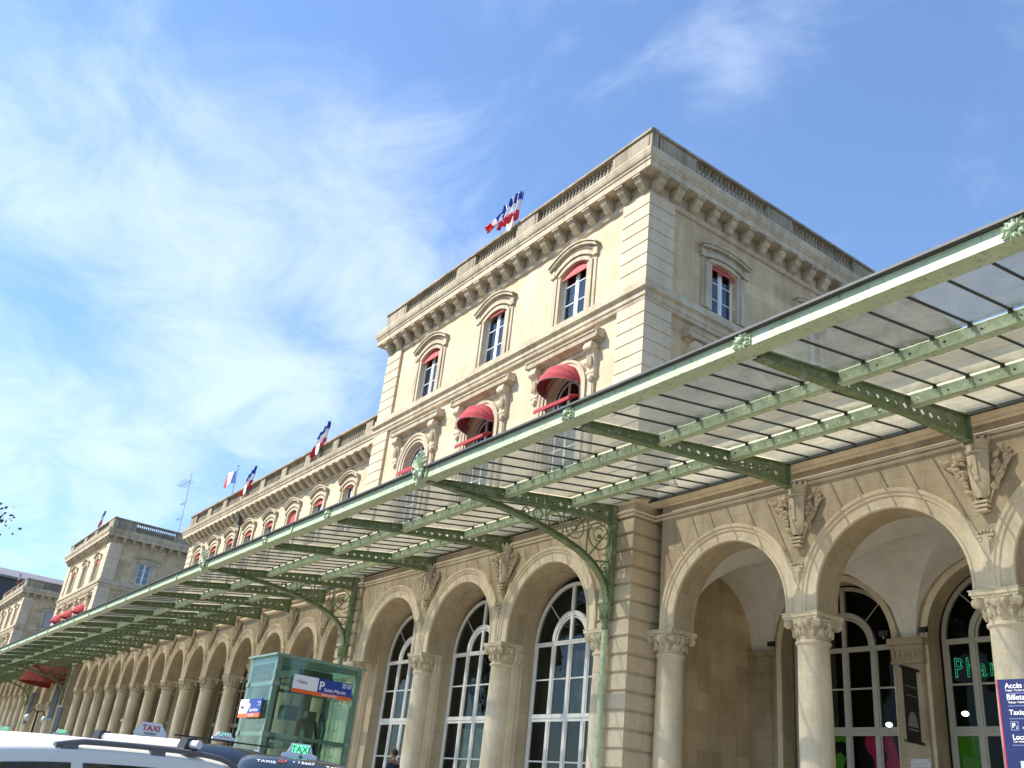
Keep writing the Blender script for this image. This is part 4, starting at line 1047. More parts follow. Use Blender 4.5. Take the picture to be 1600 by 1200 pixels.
# curved brackets at the pavilion piers
def bracket():
    fl = MB()
    P_ = [(8.98, 7.73), (9.8, 7.72), (10.6, 7.69), (11.23, 7.64), (12.0, 7.54), (12.68, 7.39), (13.15, 7.26), (13.5, 7.11), (13.78, 6.92), (13.98, 6.7), (14.1, 6.45), (14.14, 6.22)]
    C = []
    for i in range(len(P_)-1):
        p0, p1, p2, p3 = P_[max(0, i-1)], P_[i], P_[i+1], P_[min(len(P_)-1, i+2)]
        for k in range(4):
            t = k/4; C.append(tuple(.5*((2*p1[j])+(-p0[j]+p2[j])*t+(2*p0[j]-5*p1[j]+4*p2[j]-p3[j])*t*t+(-p0[j]+3*p1[j]-3*p2[j]+p3[j])*t**3) for j in (0, 1)))
    C.append(P_[-1])
    N = []
    for i in range(len(C)):
        a = C[max(0, i-1)]; b_ = C[min(len(C)-1, i+1)]; d = Vector((b_[0]-a[0], b_[1]-a[1])).normalized(); N.append((-d.y, d.x) if True else 0)
    for (w, t0, t1) in ((.085, -.012, .012), (.02, .012, .10), (.05, .10, .118)):
        vs = []
        for (c, nn) in zip(C, N):
            for x, t in ((-w, t0), (w, t0), (w, t1), (-w, t1)): vs.append((x, c[0]+nn[0]*t*1, c[1]+nn[1]*t))
        m_ = len(C); fl.add(vs, [(4*i+k, 4*i+(k+1) % 4, 4*(i+1)+(k+1) % 4, 4*(i+1)+k) for i in range(m_-1) for k in range(4)])
    sc = MB()
    def circ(y, z, r, w=.018, a0=0, a1=2*pi): sc.tube([(0, y+r*cos(a0+(a1-a0)*i/20), z+r*sin(a0+(a1-a0)*i/20)) for i in range(21 if a1-a0 < 6.2 else 20)], w, 6, closed=a1-a0 > 6.2)
    def spiral(y, z, r, a0, turns, sgn=1):
        n = 28; sc.tube([(0, y+r*(1-i/n*.9)*cos(a0+sgn*turns*2*pi*i/n), z+r*(1-i/n*.9)*sin(a0+sgn*turns*2*pi*i/n)) for i in range(n+1)], .016, 6)
    circ(13.80, 7.76, .32); spiral(13.80, 7.76, .22, .8, 1.2)
    circ(13.05, 7.80, .27); spiral(13.05, 7.8, .18, .8, 1.2)
    circ(12.42, 7.84, .19); circ(11.95, 7.83, .13); circ(11.6, 7.8, .09)
    sc.tube([(0, 13.5, 7.2), (0, 14.1, 7.98)], .02, 5); sc.tube([(0, 12.8, 7.45), (0, 13.35, 8.08)], .02, 5)
    sc.tube([(0, 13.45, 7.15), (0, 13.45, 8.1)], .022, 5); sc.tube([(0, 12.7, 7.42), (0, 12.7, 8.1)], .022, 5); sc.tube([(0, 12.18, 7.55), (0, 12.18, 8.02)], .02, 5)
    sc.tube([(0, 13.6, 7.12), (0, 14.15, 7.22)], .025, 5); spiral(14.02, 7.02, .12, 1.5, 1.3); sc.tube([(0, 13.95, 6.75), (0, 14.15, 6.55)], .02, 5); spiral(14.08, 6.75, .06, 0, 1)
    sc.ball((0, 13.8, 7.76), .05, .06, .06)
    po = MB(); po.box(-.1, 14.13, 6.2, .1, 14.29, 8.6); po.box(-.13, 14.11, 8.3, .13, 14.29, 8.36)
    cp = MB(); cp.lathe([(.07, 5.62), (.09, 5.66), (.07, 5.72), (.08, 5.85), (.13, 5.98), (.17, 6.1), (.17, 6.16), (.13, 6.18), (.13, 6.24)], 0, 14.16, 16)
    for k in range(8):
        a = 2*pi*k/8; cp.ball((.12*cos(a), 14.16+.12*sin(a), 5.95), .035, .035, .1, 6, 5)
    pi_ = MB(); pi_.lathe([(.075, FLOOR), (.075, 5.62)], 0, 14.17, 16)
    for z in (2.2, 3.3, 4.4, 5.2): pi_.lathe([(.076, z), (.09, z+.01), (.09, z+.05), (.076, z+.06)], 0, 14.17, 16)
    return ('bracket', fl.mesh('bracket', M_rib, 40), [('scrollwork', sc.mesh('scrollwork', M_rib, 40), []), ('post', po.mesh('post', M_rib), []), ('bracket_capital', cp.mesh('bracket_capital', M_rib, 50), []), ('downpipe', pi_.mesh('downpipe', M_green, 40), [])])
BR = bracket()
for x in (-16.35, -30.0): put(BR, CAN, (x, 0, 0))
for x in (-78.4, -92.2): put(BR, CAN, (x, .8, 0))
# lamp under the canopy
R = thing('hanging_lamp', 'small white lamp hanging under the canopy beside the near pavilion corner', 'lamp', (-12.95, 12.85, 8.2))
b = MB(); b.tube([(-12.95, 12.85, 8.24), (-12.95, 12.85, 8.14)], .012, 6); b.build('stem', M_black, R)
b = MB(); b.lathe([(.03, 8.15), (.05, 8.12), (.085, 8.05), (.09, 8.03), (.03, 8.02)], -12.95, 12.85, 14); b.build('lamp_shade', M_white, R, 40)

# ================================================================ flags on the roofs
def flag(label, base, tip, size, fly, group, seed):
    """short staff with a tricolour; fly 0 = hanging limp, 1 = flying to the left"""
    rnd = random.Random(seed); base = Vector(base); tip = Vector(tip)
    R = thing('flag', label, 'flag', base, group)
    b = MB(); b.tube([base, tip], .016, 6); b.ball(tip, .03); b.build('staff', M_steel, R)
    d = (base-tip).normalized(); W_, H_ = size
    n, m = 18, 10; ph = rnd.random()*6
    side = Vector((-1, -.1, .1)); down = Vector((-.1, -.05, -1)).normalized(); hang = (side*fly+down*(1-fly)).normalized()
    vs = []
    for i in range(n+1):
        t = i/n
        for j in range(m+1):
            s_ = j/m
            if fly < .5:      # limp: gathered into folds under the staff's tip
                wd = H_*(.16+.34*min(1, t*1.6))*(1-.25*t)
                p = tip+Vector((-.03, 0, -.03))+hang*(t*W_)+Vector((-.9, 0, -.25))*((s_-.15)*wd)
            else: p = tip+d*(s_*H_)+hang*(t*W_)
            p = p+Vector((.02*sin(9*t+ph), .07*sin(4.5*pi*s_+ph+3*t), .03*sin(6*t+ph+2*s_)-.15*fly*t*t)); vs.append(p)
    b = MB()
    for i in range(n):
        for j in range(m):
            b.add([vs[i*(m+1)+j], vs[(i+1)*(m+1)+j], vs[(i+1)*(m+1)+j+1], vs[i*(m+1)+j+1]], [(0, 1, 2, 3)], min(2, i*3//n))
    b.build('cloth', [FB, FW, FR], R)
def shield(label, c):
    R = thing('shield_plaque', label, 'plaque', c)
    x, y, z = c
    b = MB(); b.prism([(x-.16, z+.55), (x+.16, z+.55), (x+.17, z+.2), (x+.1, z+.05), (x, z), (x-.1, z+.05), (x-.17, z+.2)], y-.02, y+.02, 'y'); b.build('panel', simple('white_panel', (.8, .8, .78), .5), R)
    add_text(R, 'RF', .2, simple('gold_letter', (.5, .35, .08), .5), frameM(Vector((-.12, -.024, .25)), (1, 0, 0), (0, 0, 1)))
T1 = 'flags on the near pavilion'; B = (-22.05, 14.05, 19.7)
nm = ['rightmost flag of the five-flag cluster on the near pavilion', 'second flag from the right in the five-flag cluster on the near pavilion', 'middle flag of the five-flag cluster on the near pavilion', 'second flag from the left in the five-flag cluster, hanging narrow and dark blue', 'leftmost flag of the five-flag cluster, blown out to the left']
for k, (t, fl, sz) in enumerate((((-21.73, 13.95, 21.05), .04, (1.12, .5)), ((-22.03, 13.95, 21.08), .08, (1.12, .5)), ((-22.33, 13.95, 21.05), .1, (1.05, .45)), ((-22.75, 13.95, 20.95), .0, (.95, .4)), ((-22.95, 13.95, 20.72), .72, (.85, .4)))):
    flag(nm[k], (B[0]-.04*k, B[1]-.1, B[2]), t, sz, fl, T1, k)
shield('white shield plaque at the foot of the five-flag cluster', (-22.3, 13.92, 19.6))
for nm_, bx_, z_, y_, grp, N in (('of the flag cluster on the right half of the long wing roof', -36.9, 15.3, 14.72, 'flags on the long wing', 3), ('of the flag cluster on the left half of the long wing roof', -45.6, 15.2, 14.72, 'flags on the long wing', 3),
                                ('of the small flag pair on the far pavilion', -82.6, 19.9, 14.9, 'flags on the far pavilion', 2)):
    w_ = ['rightmost flag ', 'middle flag ', 'leftmost flag '] if N == 3 else ['right flag ', 'left flag ']
    for k in range(N):
        flag(w_[k]+nm_, (bx_-.08*k, y_-.05, z_), (bx_+.5-.33*k, y_-.1, z_+1.42-.16*k), (1.15, .55), .12*k, grp, 20+k+int(-bx_))
shield('white shield plaque at the foot of the right-hand flags on the long wing', (-36.95, 14.5, 15.15))
shield('white shield plaque at the foot of the left-hand flags on the long wing', (-45.7, 14.5, 15.1))
flag('tiny flag on the farthest pavilion at the left edge', (-121.3, 14.9, 20.0), (-121, 14.9, 21.2), (1.1, .6), .2, 'flags on the farthest pavilion', 77)
R = thing('flagpole', 'tall single flagpole flying a wide flag behind the long wing balustrade', 'flagpole', (-52.7, 16, 14.7))
b = MB(); b.tube([(-52.6, 16, 14.7), (-52.75, 16, 18.8)], .03, 8, r1=.02); b.ball((-52.75, 16, 18.84), .07, .07, .04); b.build('pole', M_steel, R)
b = MB(); n = 18; m = 6
def fp(i, j): t = i/n; s_ = j/m; return (-52.74-1.15*t+.02*s_, 16-.28*t+.09*sin(8*t+s_), 18.5-.78*s_-.12*t*t*s_+.05*sin(6*t))
for i in range(n):
    for j in range(m): b.add([fp(i, j), fp(i+1, j), fp(i+1, j+1), fp(i, j+1)], [(0, 1, 2, 3)], min(2, i*3//n))
b.build('cloth', [FB, FW, FR], R)
# aerial
R = thing('antenna', 'thin aerial mast with crossbars on the far pavilion roof', 'antenna', (-79.4, 20.5, 19.2))
b = MB(); b.tube([(-79.4, 20.5, 19.2), (-80.4, 20.5, 26.1)], .03, 6); b.tube([(-79.4, 20.5, 19.3), (-79.9, 20.5, 22.0)], .045, 6); b.build('mast', M_steel, R)
b = MB(); b.tube([(-82.6, 20.3, 25.2), (-80.1, 20.5, 25.3)], .022, 5)
for k in range(9): x = -82.5+k*.28; b.tube([(x, 19.9, 25.2+k*.012), (x, 20.9, 25.2+k*.012)], .010, 4)
for z in (23.2, 21.8): b.tube([(-81.0, 20.4, z), (-79.4, 20.5, z+.1)], .018, 5); [b.tube([(-81+.25*k, 20.3, z), (-81+.25*k, 20.65, z)], .010, 4) for k in range(4)]
b.each('crossbars', M_steel, R)

# ================================================================ glass lift
LX0, LX1, LY0, LY1, LZ = -20.52, -19.05, 7.57, 9.56, 4.1
M_lift = simple('lift_green_paint', (.20, .28, .23), .4, .2, .15, 5)
M_lglass = pane('lift_glass', (.80, .89, .84), -.02)
R = thing('glass_lift', 'green glass lift shaft with parking signs standing on the pavement', 'lift', (-19.8, 8.5, .66))
for x in (LX0+.06, LX1-.06):
    for y in (LY0+.06, LY1-.06):
        b = MB(); b.box(x-.055, y-.055, .66, x+.055, y+.055, LZ-.02)
        for z in (1.6, 2.5, 3.5): b.box(x-.075, y-.075, z-.03, x+.075, y+.075, z+.06)
        b.build('post', M_lift, R)
b = MB()
for z0, z1 in ((LZ-.17, LZ-.03), (3.48, 3.56), (2.48, 2.56), (1.55, 1.63)):
    b.box(LX0+.02, LY0+.02, z0, LX1-.02, LY0+.1, z1); b.box(LX0+.02, LY1-.1, z0, LX1-.02, LY1-.02, z1)
    b.box(LX0+.03, LY0+.1, z0+.003, LX0+.09, LY1-.1, z1-.003); b.box(LX1-.09, LY0+.1, z0+.003, LX1-.03, LY1-.1, z1-.003)
b.each('beam', M_lift, R)
b = MB(); b.box(LX0-.06, LY0-.06, LZ-.03, LX1+.06, LY1+.06, LZ); b.build('roof', M_lglass, R)
b = MB(); b.box(LX0-.07, LY0-.07, LZ-.035, LX1+.07, LY0-.03, LZ+.01); b.box(LX1+.03, LY0-.03, LZ-.035, LX1+.07, LY1+.07, LZ+.01); b.box(LX0-.07, LY0-.03, LZ-.035, LX0-.03, LY1+.07, LZ+.01); b.box(LX0-.03, LY1+.03, LZ-.035, LX1+.03, LY1+.07, LZ+.01); b.build('roof_edge', M_lift, R)
for q in ((LX0, LY0, LX1, LY0+.01), (LX0, LY1-.01, LX1, LY1), (LX0, LY0+.012, LX0+.01, LY1-.012), (LX1-.01, LY0+.012, LX1, LY1-.012)):
    b = MB(); b.box(q[0], q[1], .7, q[2], q[3], LZ-.04); b.build('glass_wall', M_lglass, R)
b = MB()   # guide rails, cables and door gear inside
for x, y in ((-20.3, 8.2), (-20.3, 9.0), (-19.3, 8.9)): b.box(x-.03, y-.03, .7, x+.03, y+.03, 3.9)
for k in range(5): b.tube([(-19.9+.05*k, 8.7, .7), (-19.9+.05*k, 8.7, 3.95)], .01, 4)
b.box(-20.3, 8.15, 3.75, -19.2, 8.95, 3.9); b.box(-20.3, 8.2, 2.3, -19.4, 8.9, 2.42); b.box(-20.25, 8.3, 2.9, -19.9, 8.6, 3.2); b.box(-19.6, 8.6, 1.2, -19.35, 8.8, 3.1)
b.tube([(-19.7, 8.8, 3.0), (-19.55, 8.9, 2.9), (-19.5, 8.95, 2.6), (-19.52, 8.95, 2.0), (-19.6, 8.9, .8)], .035, 6)
b.tube([(-19.35, 8.95, 3.1), (-19.25, 9.0, 2.8), (-19.3, 9.0, 2.3)], .03, 6)
b.build('lift_machinery', simple('machine_dark_green', (.05, .08, .06), .5, .3), R)
M_blue = simple('sign_blue', (.012, .045, .28), .4); M_orange = simple('sign_orange', (.80, .13, .02), .4); M_swhite = simple('sign_white', (.80, .80, .80), .4); M_txt = simple('letter_white', (.9, .9, .9), .5); M_txtd = simple('letter_dark', (.06, .04, .08), .5); M_txtr = simple('letter_red', (.6, .02, .03), .5)
def parking_sign(o, xd, L, H, lab):
    """o lower left corner, xd reading direction"""
    o = Vector(o); xd = Vector(xd); up = Vector((0, 0, 1)); nrm = xd.cross(up)
    SG = thing('parking_sign', lab, 'sign', o, 'parking signs on the glass lift')
    def T(u, v, w): p = o+xd*u+nrm*v; return (p.x, p.y, p.z+w)
    h0 = H*.22
    b = MB(T); b.box(0, 0, 0, L, .03, h0); b.build('orange_strip', M_orange, SG)
    b = MB(T); b.box(0, 0, h0, L*.41, .03, H); b.build('white_panel', M_swhite, SG)
    b = MB(T); b.box(L*.41, 0, h0, L, .03, H); b.build('blue_panel', M_blue, SG)
    def tx(s_, u, w, size, mat, bold=0): add_text(SG, s_, size, mat, frameM(xd*u+nrm*.033+up*w, xd, up), bold=bold)
    k = L/1.37
    tx('e', .075*k, h0+.135*k, .075*k, M_txtr); tx('*', .12*k, h0+.14*k, .07*k, M_txtr); tx('EFFIA', .145*k, h0+.11*k, .075*k, M_txtd)
    tx('P', .59*k, h0+.055*k, .24*k, M_txt, .004*k); tx('Saint-Martin', .72*k, h0+.035*k, .105*k, M_txt)
    tx("Gare de l'Est", .68*k, h0*.28, .07*k, M_txt)
    for i, u in enumerate((1.13, 1.25)):
        b = MB(T); b.box(u*k, .03, h0+.165*k, (u+.09)*k, .034, h0+.255*k)
        b.build('pictogram', simple('pictogram_grey', (.55, .6, .7), .5), SG)
        b = MB(T)
        if i == 0:
            for q in (.02, .06): b.tube([((u+q)*k, .038, h0+.175*k), ((u+q)*k, .038, h0+.235*k)], .006, 4)
            b.box((u+.02)*k, .035, h0+.2*k, (u+.065)*k, .039, h0+.212*k)
        else:
            b.tube([((u+.045+.022*cos(a*.5))*k, .038, h0+.2*k+.022*sin(a*.5)*k) for a in range(13)], .005, 4); b.tube([((u+.04)*k, .038, h0+.21*k), ((u+.04)*k, .038, h0+.245*k)], .006, 4)
        b.each('pictogram_mark', M_blue, SG)
    b = MB(T)
    for u in (.12, L-.12): b.tube([(u, -.01, H*.5), (u, -.06, H*.5)], .012, 5)
    b.each('fixing', M_steel, SG)
parking_sign((LX1+.06, 7.97, 3.39), (0, 1, 0), 1.37, .355, 'long parking sign reading Saint-Martin on the right face of the glass lift')
parking_sign((-20.38, LY0-.08, 2.82), (1, 0, 0), 1.2, .37, 'smaller parking sign on the left face of the glass lift')

# ================================================================ totem, banner, plaque, shop things
TX, TY = -5.2, 10.0
R = thing('direction_totem', 'navy blue direction totem listing tickets and taxis at the right edge', 'sign', (TX+.5, TY+.1, .66))
b = MB(); b.box(TX, TY, .66, TX+1.05, TY+.16, 3.35); b.build('panel', simple('totem_navy', (.007, .012, .085), .35), R)
b = MB(); b.box(TX-.014, TY-.004, .66, TX, TY+.165, 3.352); b.build('red_edge', simple('totem_red', (.45, .02, .08), .4), R)
def tt(s_, dx, px, size, mat=M_txt, bold=0.0):
    add_text(R, s_, size, mat, frameM(Vector((TX+dx-(TX+.5), -.104, 3.35-(px-1062)*.0063-.66)), (1, 0, 0), (0, 0, 1)), bold=bold)
tt('Accès aux trains', .07, 1076.5, .075, bold=.0004); tt('Trains • To the trains • Zu den Zügen', .07, 1081.5, .028)
tt('Billets', .075, 1095, .078, bold=.0004); tt('Tickets • Fahrkarten', .085, 1100.5, .028)
tt('Taxis', .085, 1118.5, .072, bold=.0004); tt('P', .10, 1138.5, .065, bold=.0008); tt('2', .137, 1140, .035); tt('10 Minutes', .2, 1140.5, .03)
tt('Location', .09, 1156.5, .07, bold=.0004); tt('Car rental • Autovermietung', .095, 1161, .028)
b = MB()
for px in (1084.5, 1104.5, 1124.5, 1165): z = 3.35-(px-1062)*.0063; b.box(TX+.08, TY-.003, z-.003, TX+.98, TY, z+.002)
z = 3.35-(1136-1062)*.0063
for q in ((.085, -.04, .165, -.035), (.085, .04, .165, .045), (.085, -.035, .09, .04), (.16, -.035, .165, .04)): b.box(TX+q[0], TY-.003, z+q[1], TX+q[2], TY, z+q[3])
b.build('rule_lines', simple('rule_blue', (.25, .3, .5), .5), R)
b = MB(); b.box(TX+.14, TY-.004, 2.2, TX+.9, TY, 2.55); b.box(TX+.16, TY-.005, 2.2, TX+.3, TY-.004, 2.5); b.build('city_map', simple('map_paper', (.45, .6, .8), .5, var=.5, vscale=14), R)

R = thing('hanging_banner', 'dark narrow banner with a pale dome emblem projecting from the back wall of the passage', 'banner', (-11.25, 18.3, 3.6))
b = MB(); b.box(-11.256, 17.86, 3.73, -11.244, 18.36, 5.13); b.build('cloth', simple('banner_dark', (.025, .02, .02), .6), R)
b = MB()
for z in (5.13, 3.69): b.box(-11.28, 17.8, z, -11.22, 18.44, z+.05)
b.each('arm', M_black, R)
b = MB(); n = 14; b.prism([(18.11+.17*cos(pi*i/n), 4.0+.3*sin(pi*i/n)) for i in range(n+1)], -11.243, -11.238, 'x')
b.box(-11.243, 17.94, 3.93, -11.238, 18.28, 3.96); b.box(-11.243, 17.92, 4.78, -11.238, 18.3, 4.80); b.box(-11.243, 17.92, 4.60, -11.238, 18.3, 4.615); b.build('emblem', simple('emblem_grey', (.28, .26, .22), .6), R)
R = thing('wall_plaque', 'small white plaque on the pilaster below the dark banner', 'plaque', (-11.35, 18.46, 3.2))
b = MB(); b.box(-11.58, 18.45, 2.95, -11.14, 18.478, 3.44); b.build('plate', simple('plaque_white', (.6, .58, .52), .5), R)
b = MB()
for x in (-11.55, -11.17): b.ball((x, 18.447, 3.41), .012, .008, .012)
for k in range(5): b.box(-11.52+.02*(k % 2), 18.446, 3.34-.06*k, -11.2-.03*(k % 3), 18.45, 3.345-.06*k)
b.each('screw', M_txtd, R)
for nm_, x, y in (('small black floodlight on the ledge just right of the first passage window', -11.93, 18.33), ('small black floodlight on the ledge left of the second passage window', -10.98, 18.33), ('small black floodlight on the ledge at the left end of the passage', -14.98, 18.33)):
    R = thing('floodlight', nm_, 'floodlight', (x, y, 5.87), 'floodlights on the passage ledges')
    b = MB(); b.prism([(-.07, 5.9), (.07, 5.93), (.06, 6.05), (-.06, 6.02)], x-.07, x+.07, 'x'); b.v = [(a_, b_+y, c_) for a_, b_, c_ in b.v]; b.build('housing', M_black, R)
    b = MB(); b.box(x-.015, y-.015, 5.86, x+.015, y+.015, 5.92); b.build('foot', M_steel, R)
# green dotted letters in the shop window
tm = text_mesh('Pharmacie', .56, M_white, 0, 'LEFT', 'x', 0, 1.25)
edges = {}
for p in tm.polygons:
    for k in p.edge_keys: edges[k] = edges.get(k, 0)+1
dm = MB(); acc = 0
for (a, b_), c_ in edges.items():
    if c_ != 1: continue
    pa, pb = tm.vertices[a].co, tm.vertices[b_].co; L = (pb-pa).length
    acc += L; 
    while acc > .03:
        acc -= .03; p = pb.lerp(pa, min(1, acc/max(L, 1e-6)))
        dm.ball((-10.84+p.x*.74, 19.12, 5.12+p.y), .008, .008, .008, 5, 4)
bpy.data.meshes.remove(tm)
R = dm.build('neon_sign', simple('green_led', (.0, .3, .15), .5, emit=(.05, .9, .38), es=.85)); tag(R, 'green dotted light lettering behind the second passage window', 'neon sign')
for nm_, x, z in (('bright lamp seen through the first passage window', -13.67, 4.46), ('bright lamp seen through the second passage window', -11.74, 4.68)):
    R = thing('ceiling_lamp', nm_, 'lamp', (x, 21, z))
    b = MB(); b.ball((x, 21, z), .08, .08, .055); b.build('bulb', simple('bulb', (1, 1, 1), .5, emit=(1, .95, .85), es=9), R)
    b = MB(); b.tube([(x, 21, z+.05), (x, 21, 7)], .01, 4); b.build('stem', M_black, R)
PG = simple('poster_green', (.10, .32, .03), .5, emit=(.10, .32, .03), es=.12); PP = simple('poster_pink', (.50, .02, .12), .5, emit=(.5, .02, .12), es=.12); PK = simple('poster_black', (.01, .01, .012), .5)  # faint glow added to the green and pink, though neither is a lamp
R = thing('window_poster', 'large green black and pink graphic behind the lower panes of the first passage window', 'poster', (-13.2, 19.2, 2))
b = MB(); b.box(-14.75, 19.16, 1.4, -12.05, 19.18, 4.0); b.build('backing', PK, R)
def blob(mat, pts, nm_):
    b = MB(); b.prism(pts, 19.15, 19.158, 'y'); b.build(nm_, mat, R)
blob(PG, [(-14.7, 3.99), (-13.42, 3.99), (-13.42, 3.6), (-13.52, 3.78), (-13.7, 3.86), (-13.95, 3.8), (-14.1, 3.6), (-14.15, 3.2), (-14.7, 3.2)], 'green_shape')
blob(PG, [(-13.9, 3.55), (-13.75, 3.62), (-13.6, 3.5), (-13.68, 3.3), (-13.8, 2.4), (-14.1, 2.4)], 'green_shape')
blob(PP, [(-13.05, 3.99), (-12.75, 3.99), (-12.72, 3.2), (-12.85, 3.05), (-12.9, 3.5), (-13.02, 3.62), (-13.1, 3.8)], 'pink_shape')
blob(PP, [(-12.62, 3.99), (-12.42, 3.99), (-12.3, 3.55), (-12.1, 3.2), (-12.1, 2.3), (-12.62, 2.3), (-12.62, 3.4), (-12.54, 3.5), (-12.56, 3.62), (-12.62, 3.66)], 'pink_shape')
blob(PP, [(-12.28, 3.99), (-12.08, 3.99), (-12.08, 3.4)], 'pink_shape')
R = MB()
n = 30; vs = []
for i in range(n+1):
    x = -10.93+.5*i/n
    for z in (1.4, 3.98): vs.append((x, 19.16+.03*sin(i*1.25), z))
R.add(vs, [(2*i, 2*i+2, 2*i+3, 2*i+1) for i in range(n)]); tag(R.build('green_curtain', PG), 'bright green curtain behind the lower left pane of the second passage window', 'curtain')

# ================================================================ vehicles
def ground_z(x, y):
    P_ = [(-60, 0), (0, 0), (2.2, .05), (4.5, .35), (7, .5)]
    z = 0.5
    for (a, za), (b, zb) in zip(P_, P_[1:]):
        if a <= y <= b: z = za+(zb-za)*(y-a)/(b-a)
    return z+(max(0, min(50, -15-x))*.0125)
TYRE = simple('tyre', (.015, .015, .016), .8); RIM = simple('wheel_rim', (.45, .45, .47), .3, .8); CGL = simple('car_glass', (.012, .015, .018), .05, spec=.9, coat=.3)
def car(label, x, y, heading, H, colour, group='taxis and cars in front of the station', pitch=0, rails=None, Lc=4.5, Wc=1.78, z=None):
    name = 'parked_car'
    R = thing(name, label, 'car', (0, 0, 0), group, local=True)
    belt = H*.62; k = Lc/4.5
    xs = [-2.25, -2.2, -2.05, -1.75, -1.45, -1.1, -.6, -.1, .35, .7, 1.0, 1.3, 1.6, 1.95, 2.15, 2.25]
    zt_ = [belt*.75, belt*.95, belt*1.2, H*.93, H*.975, H*.992, H, H, H*.99, H*.965, H*.87, belt*1.13, belt*.98, belt*.9, belt*.78, belt*.6]
    wd_ = [.78, .86, .93, .97, .99, 1, 1, 1, 1, 1, .99, .98, .97, .92, .85, .72]
    def ip(A, x):
        x = max(xs[0], min(xs[-1], x/k))
        for i in range(len(xs)-1):
            if x <= xs[i+1]:
                t = (x-xs[i])/(xs[i+1]-xs[i]); a, b_ = A[i], A[i+1]
                p0 = A[max(0, i-1)]; p3 = A[min(len(A)-1, i+2)]
                m0 = (b_-p0)/2; m1 = (p3-a)/2
                return (2*t**3-3*t*t+1)*a+(t**3-2*t*t+t)*m0+(-2*t**3+3*t*t)*b_+(t**3-t*t)*m1
        return A[-1]
    def Sf(x, t, off=0):
        zt = ip(zt_, x); w = Wc/2*ip(wd_, x); zb = min(belt, zt-.08)
        wr = w*(.80 if zt > belt+.05 else .9)+ (0 if zt > belt+.3 else w*.1*max(0, 1-(zt-belt)/.3))
        wr = min(wr, w*.97)
        crown = .11
        if t < .35:
            q = t/.35; y_ = w*(.93+.07*sin(pi*min(1, q*1.1)/1.2)); z_ = .22+(zb-.22)*q; nx = (1, 0)
        elif t < .7:
            q = (t-.35)/.35; y_ = w*.985+(wr-w*.985)*q**1.15; z_ = zb+(zt-crown-zb)*q; nx = (.95, .3)
        else:
            q = (t-.7)/.3*pi/2; y_ = wr*cos(q)**.75 if q < pi/2-1e-6 else 0; z_ = zt-crown+crown*sin(q)**1.0; nx = (.2, .98)
        return (x, y_+nx[0]*off, z_+nx[1]*off)
    b = MB(); nx_, nt = 56, 26; vs = []
    for sgn in (1, -1):
        base = len(vs)
    grid = []
    for i in range(nx_+1):
        x_ = -2.25*k+4.5*k*i/nx_; row = []
        for j in range(nt+1):
            p = Sf(x_, j/nt); row.append(p)
        full = row+[(p[0], -p[1], p[2]) for p in row[::-1][1:]]; grid.append(full)
    m = len(grid[0]); vs = [p for r in grid for p in r]
    b.add(vs, [(i*m+j, (i+1)*m+j, (i+1)*m+j+1, i*m+j+1) for i in range(nx_) for j in range(m-1)])
    b.add(grid[0], [tuple(range(m))]); b.add(grid[-1], [tuple(range(m))[::-1]])
    b.box(-2.1*k, -Wc*.45, .2, 2.1*k, Wc*.45, .24)
    body = b.build('body', colour, R, 45)
    def patch(x0, x1, t0, t1, sy, off=.006, n=10, mt=8, slant=(0, 0)):
        q = MB(); vs = []
        for i in range(n+1):
            for j in range(mt+1):
                t = t0+(t1-t0)*j/mt; xx = x0+(x1-x0)*i/n+(slant[0]*(1-i/n)+slant[1]*i/n)*j/mt
                p = Sf(xx, t, off); vs.append((p[0], p[1]*sy, p[2]))
        q.add(vs, [(i*(mt+1)+j, (i+1)*(mt+1)+j, (i+1)*(mt+1)+j+1, i*(mt+1)+j+1) for i in range(n) for j in range(mt)]); return q
    for sy in (1, -1):
        for (a, c_, sl) in ((-1.75*k, -1.12*k, (.25, 0)), (-1.02*k, -.12*k, (0, 0)), (-.02*k, 1.1*k, (0, -.4*k))):
            patch(a, c_, .37, .655, sy, slant=sl).build('side_window', CGL, R, 60)
        dl = MB()
        for xx in (-1.07*k, -.07*k, .98*k):
            pts = [Sf(xx, t/20, .004) for t in range(2, 13)]; dl.tube([(p[0], p[1]*sy, p[2]) for p in pts], .004, 4)
        dl.build('door_seam', M_black, R)
        mr_ = MB(); mr_.ball((.75*k, sy*(Wc/2+.09), belt+.05), .07, .1, .08, 10, 8); mr_.build('wing_mirror', colour, R, 60)
    def screen(x0, x1, nm_):
        q = MB(); n, mt = 12, 16; vs = []
        for i in range(n+1):
            x_ = x0+(x1-x0)*i/n
            e = Sf(x_, .715, .006)
            for j in range(mt+1):
                u = -1+2*j/mt; t = .715+.285*(1-abs(u)); p = Sf(x_, min(1, t), .006); vs.append((p[0], p[1]*(1 if u < 0 else -1), p[2]))
        q.add(vs, [(i*(mt+1)+j, (i+1)*(mt+1)+j, (i+1)*(mt+1)+j+1, i*(mt+1)+j+1) for i in range(n) for j in range(mt)]); q.build(nm_, CGL, R, 60)
    screen(.72*k, 1.3*k, 'windscreen'); screen(-2.12*k, -1.72*k, 'rear_window')
    for xx in (-1.35*k, 1.4*k):
        for sy in (1, -1):
            w = MB(); n = 24
            w.prism([(xx+.32*cos(2*pi*i/n), .32+.32*sin(2*pi*i/n)) for i in range(n)], sy*(Wc/2-.2), sy*(Wc/2+.012), 'y'); o = w.build('wheel', TYRE, R)
            r2 = MB(); r2.prism([(xx+.2*cos(2*pi*i/n), .32+.2*sin(2*pi*i/n)) for i in range(n)], sy*(Wc/2+.0125), sy*(Wc/2+.02), 'y'); r2.build('rim', RIM, o)
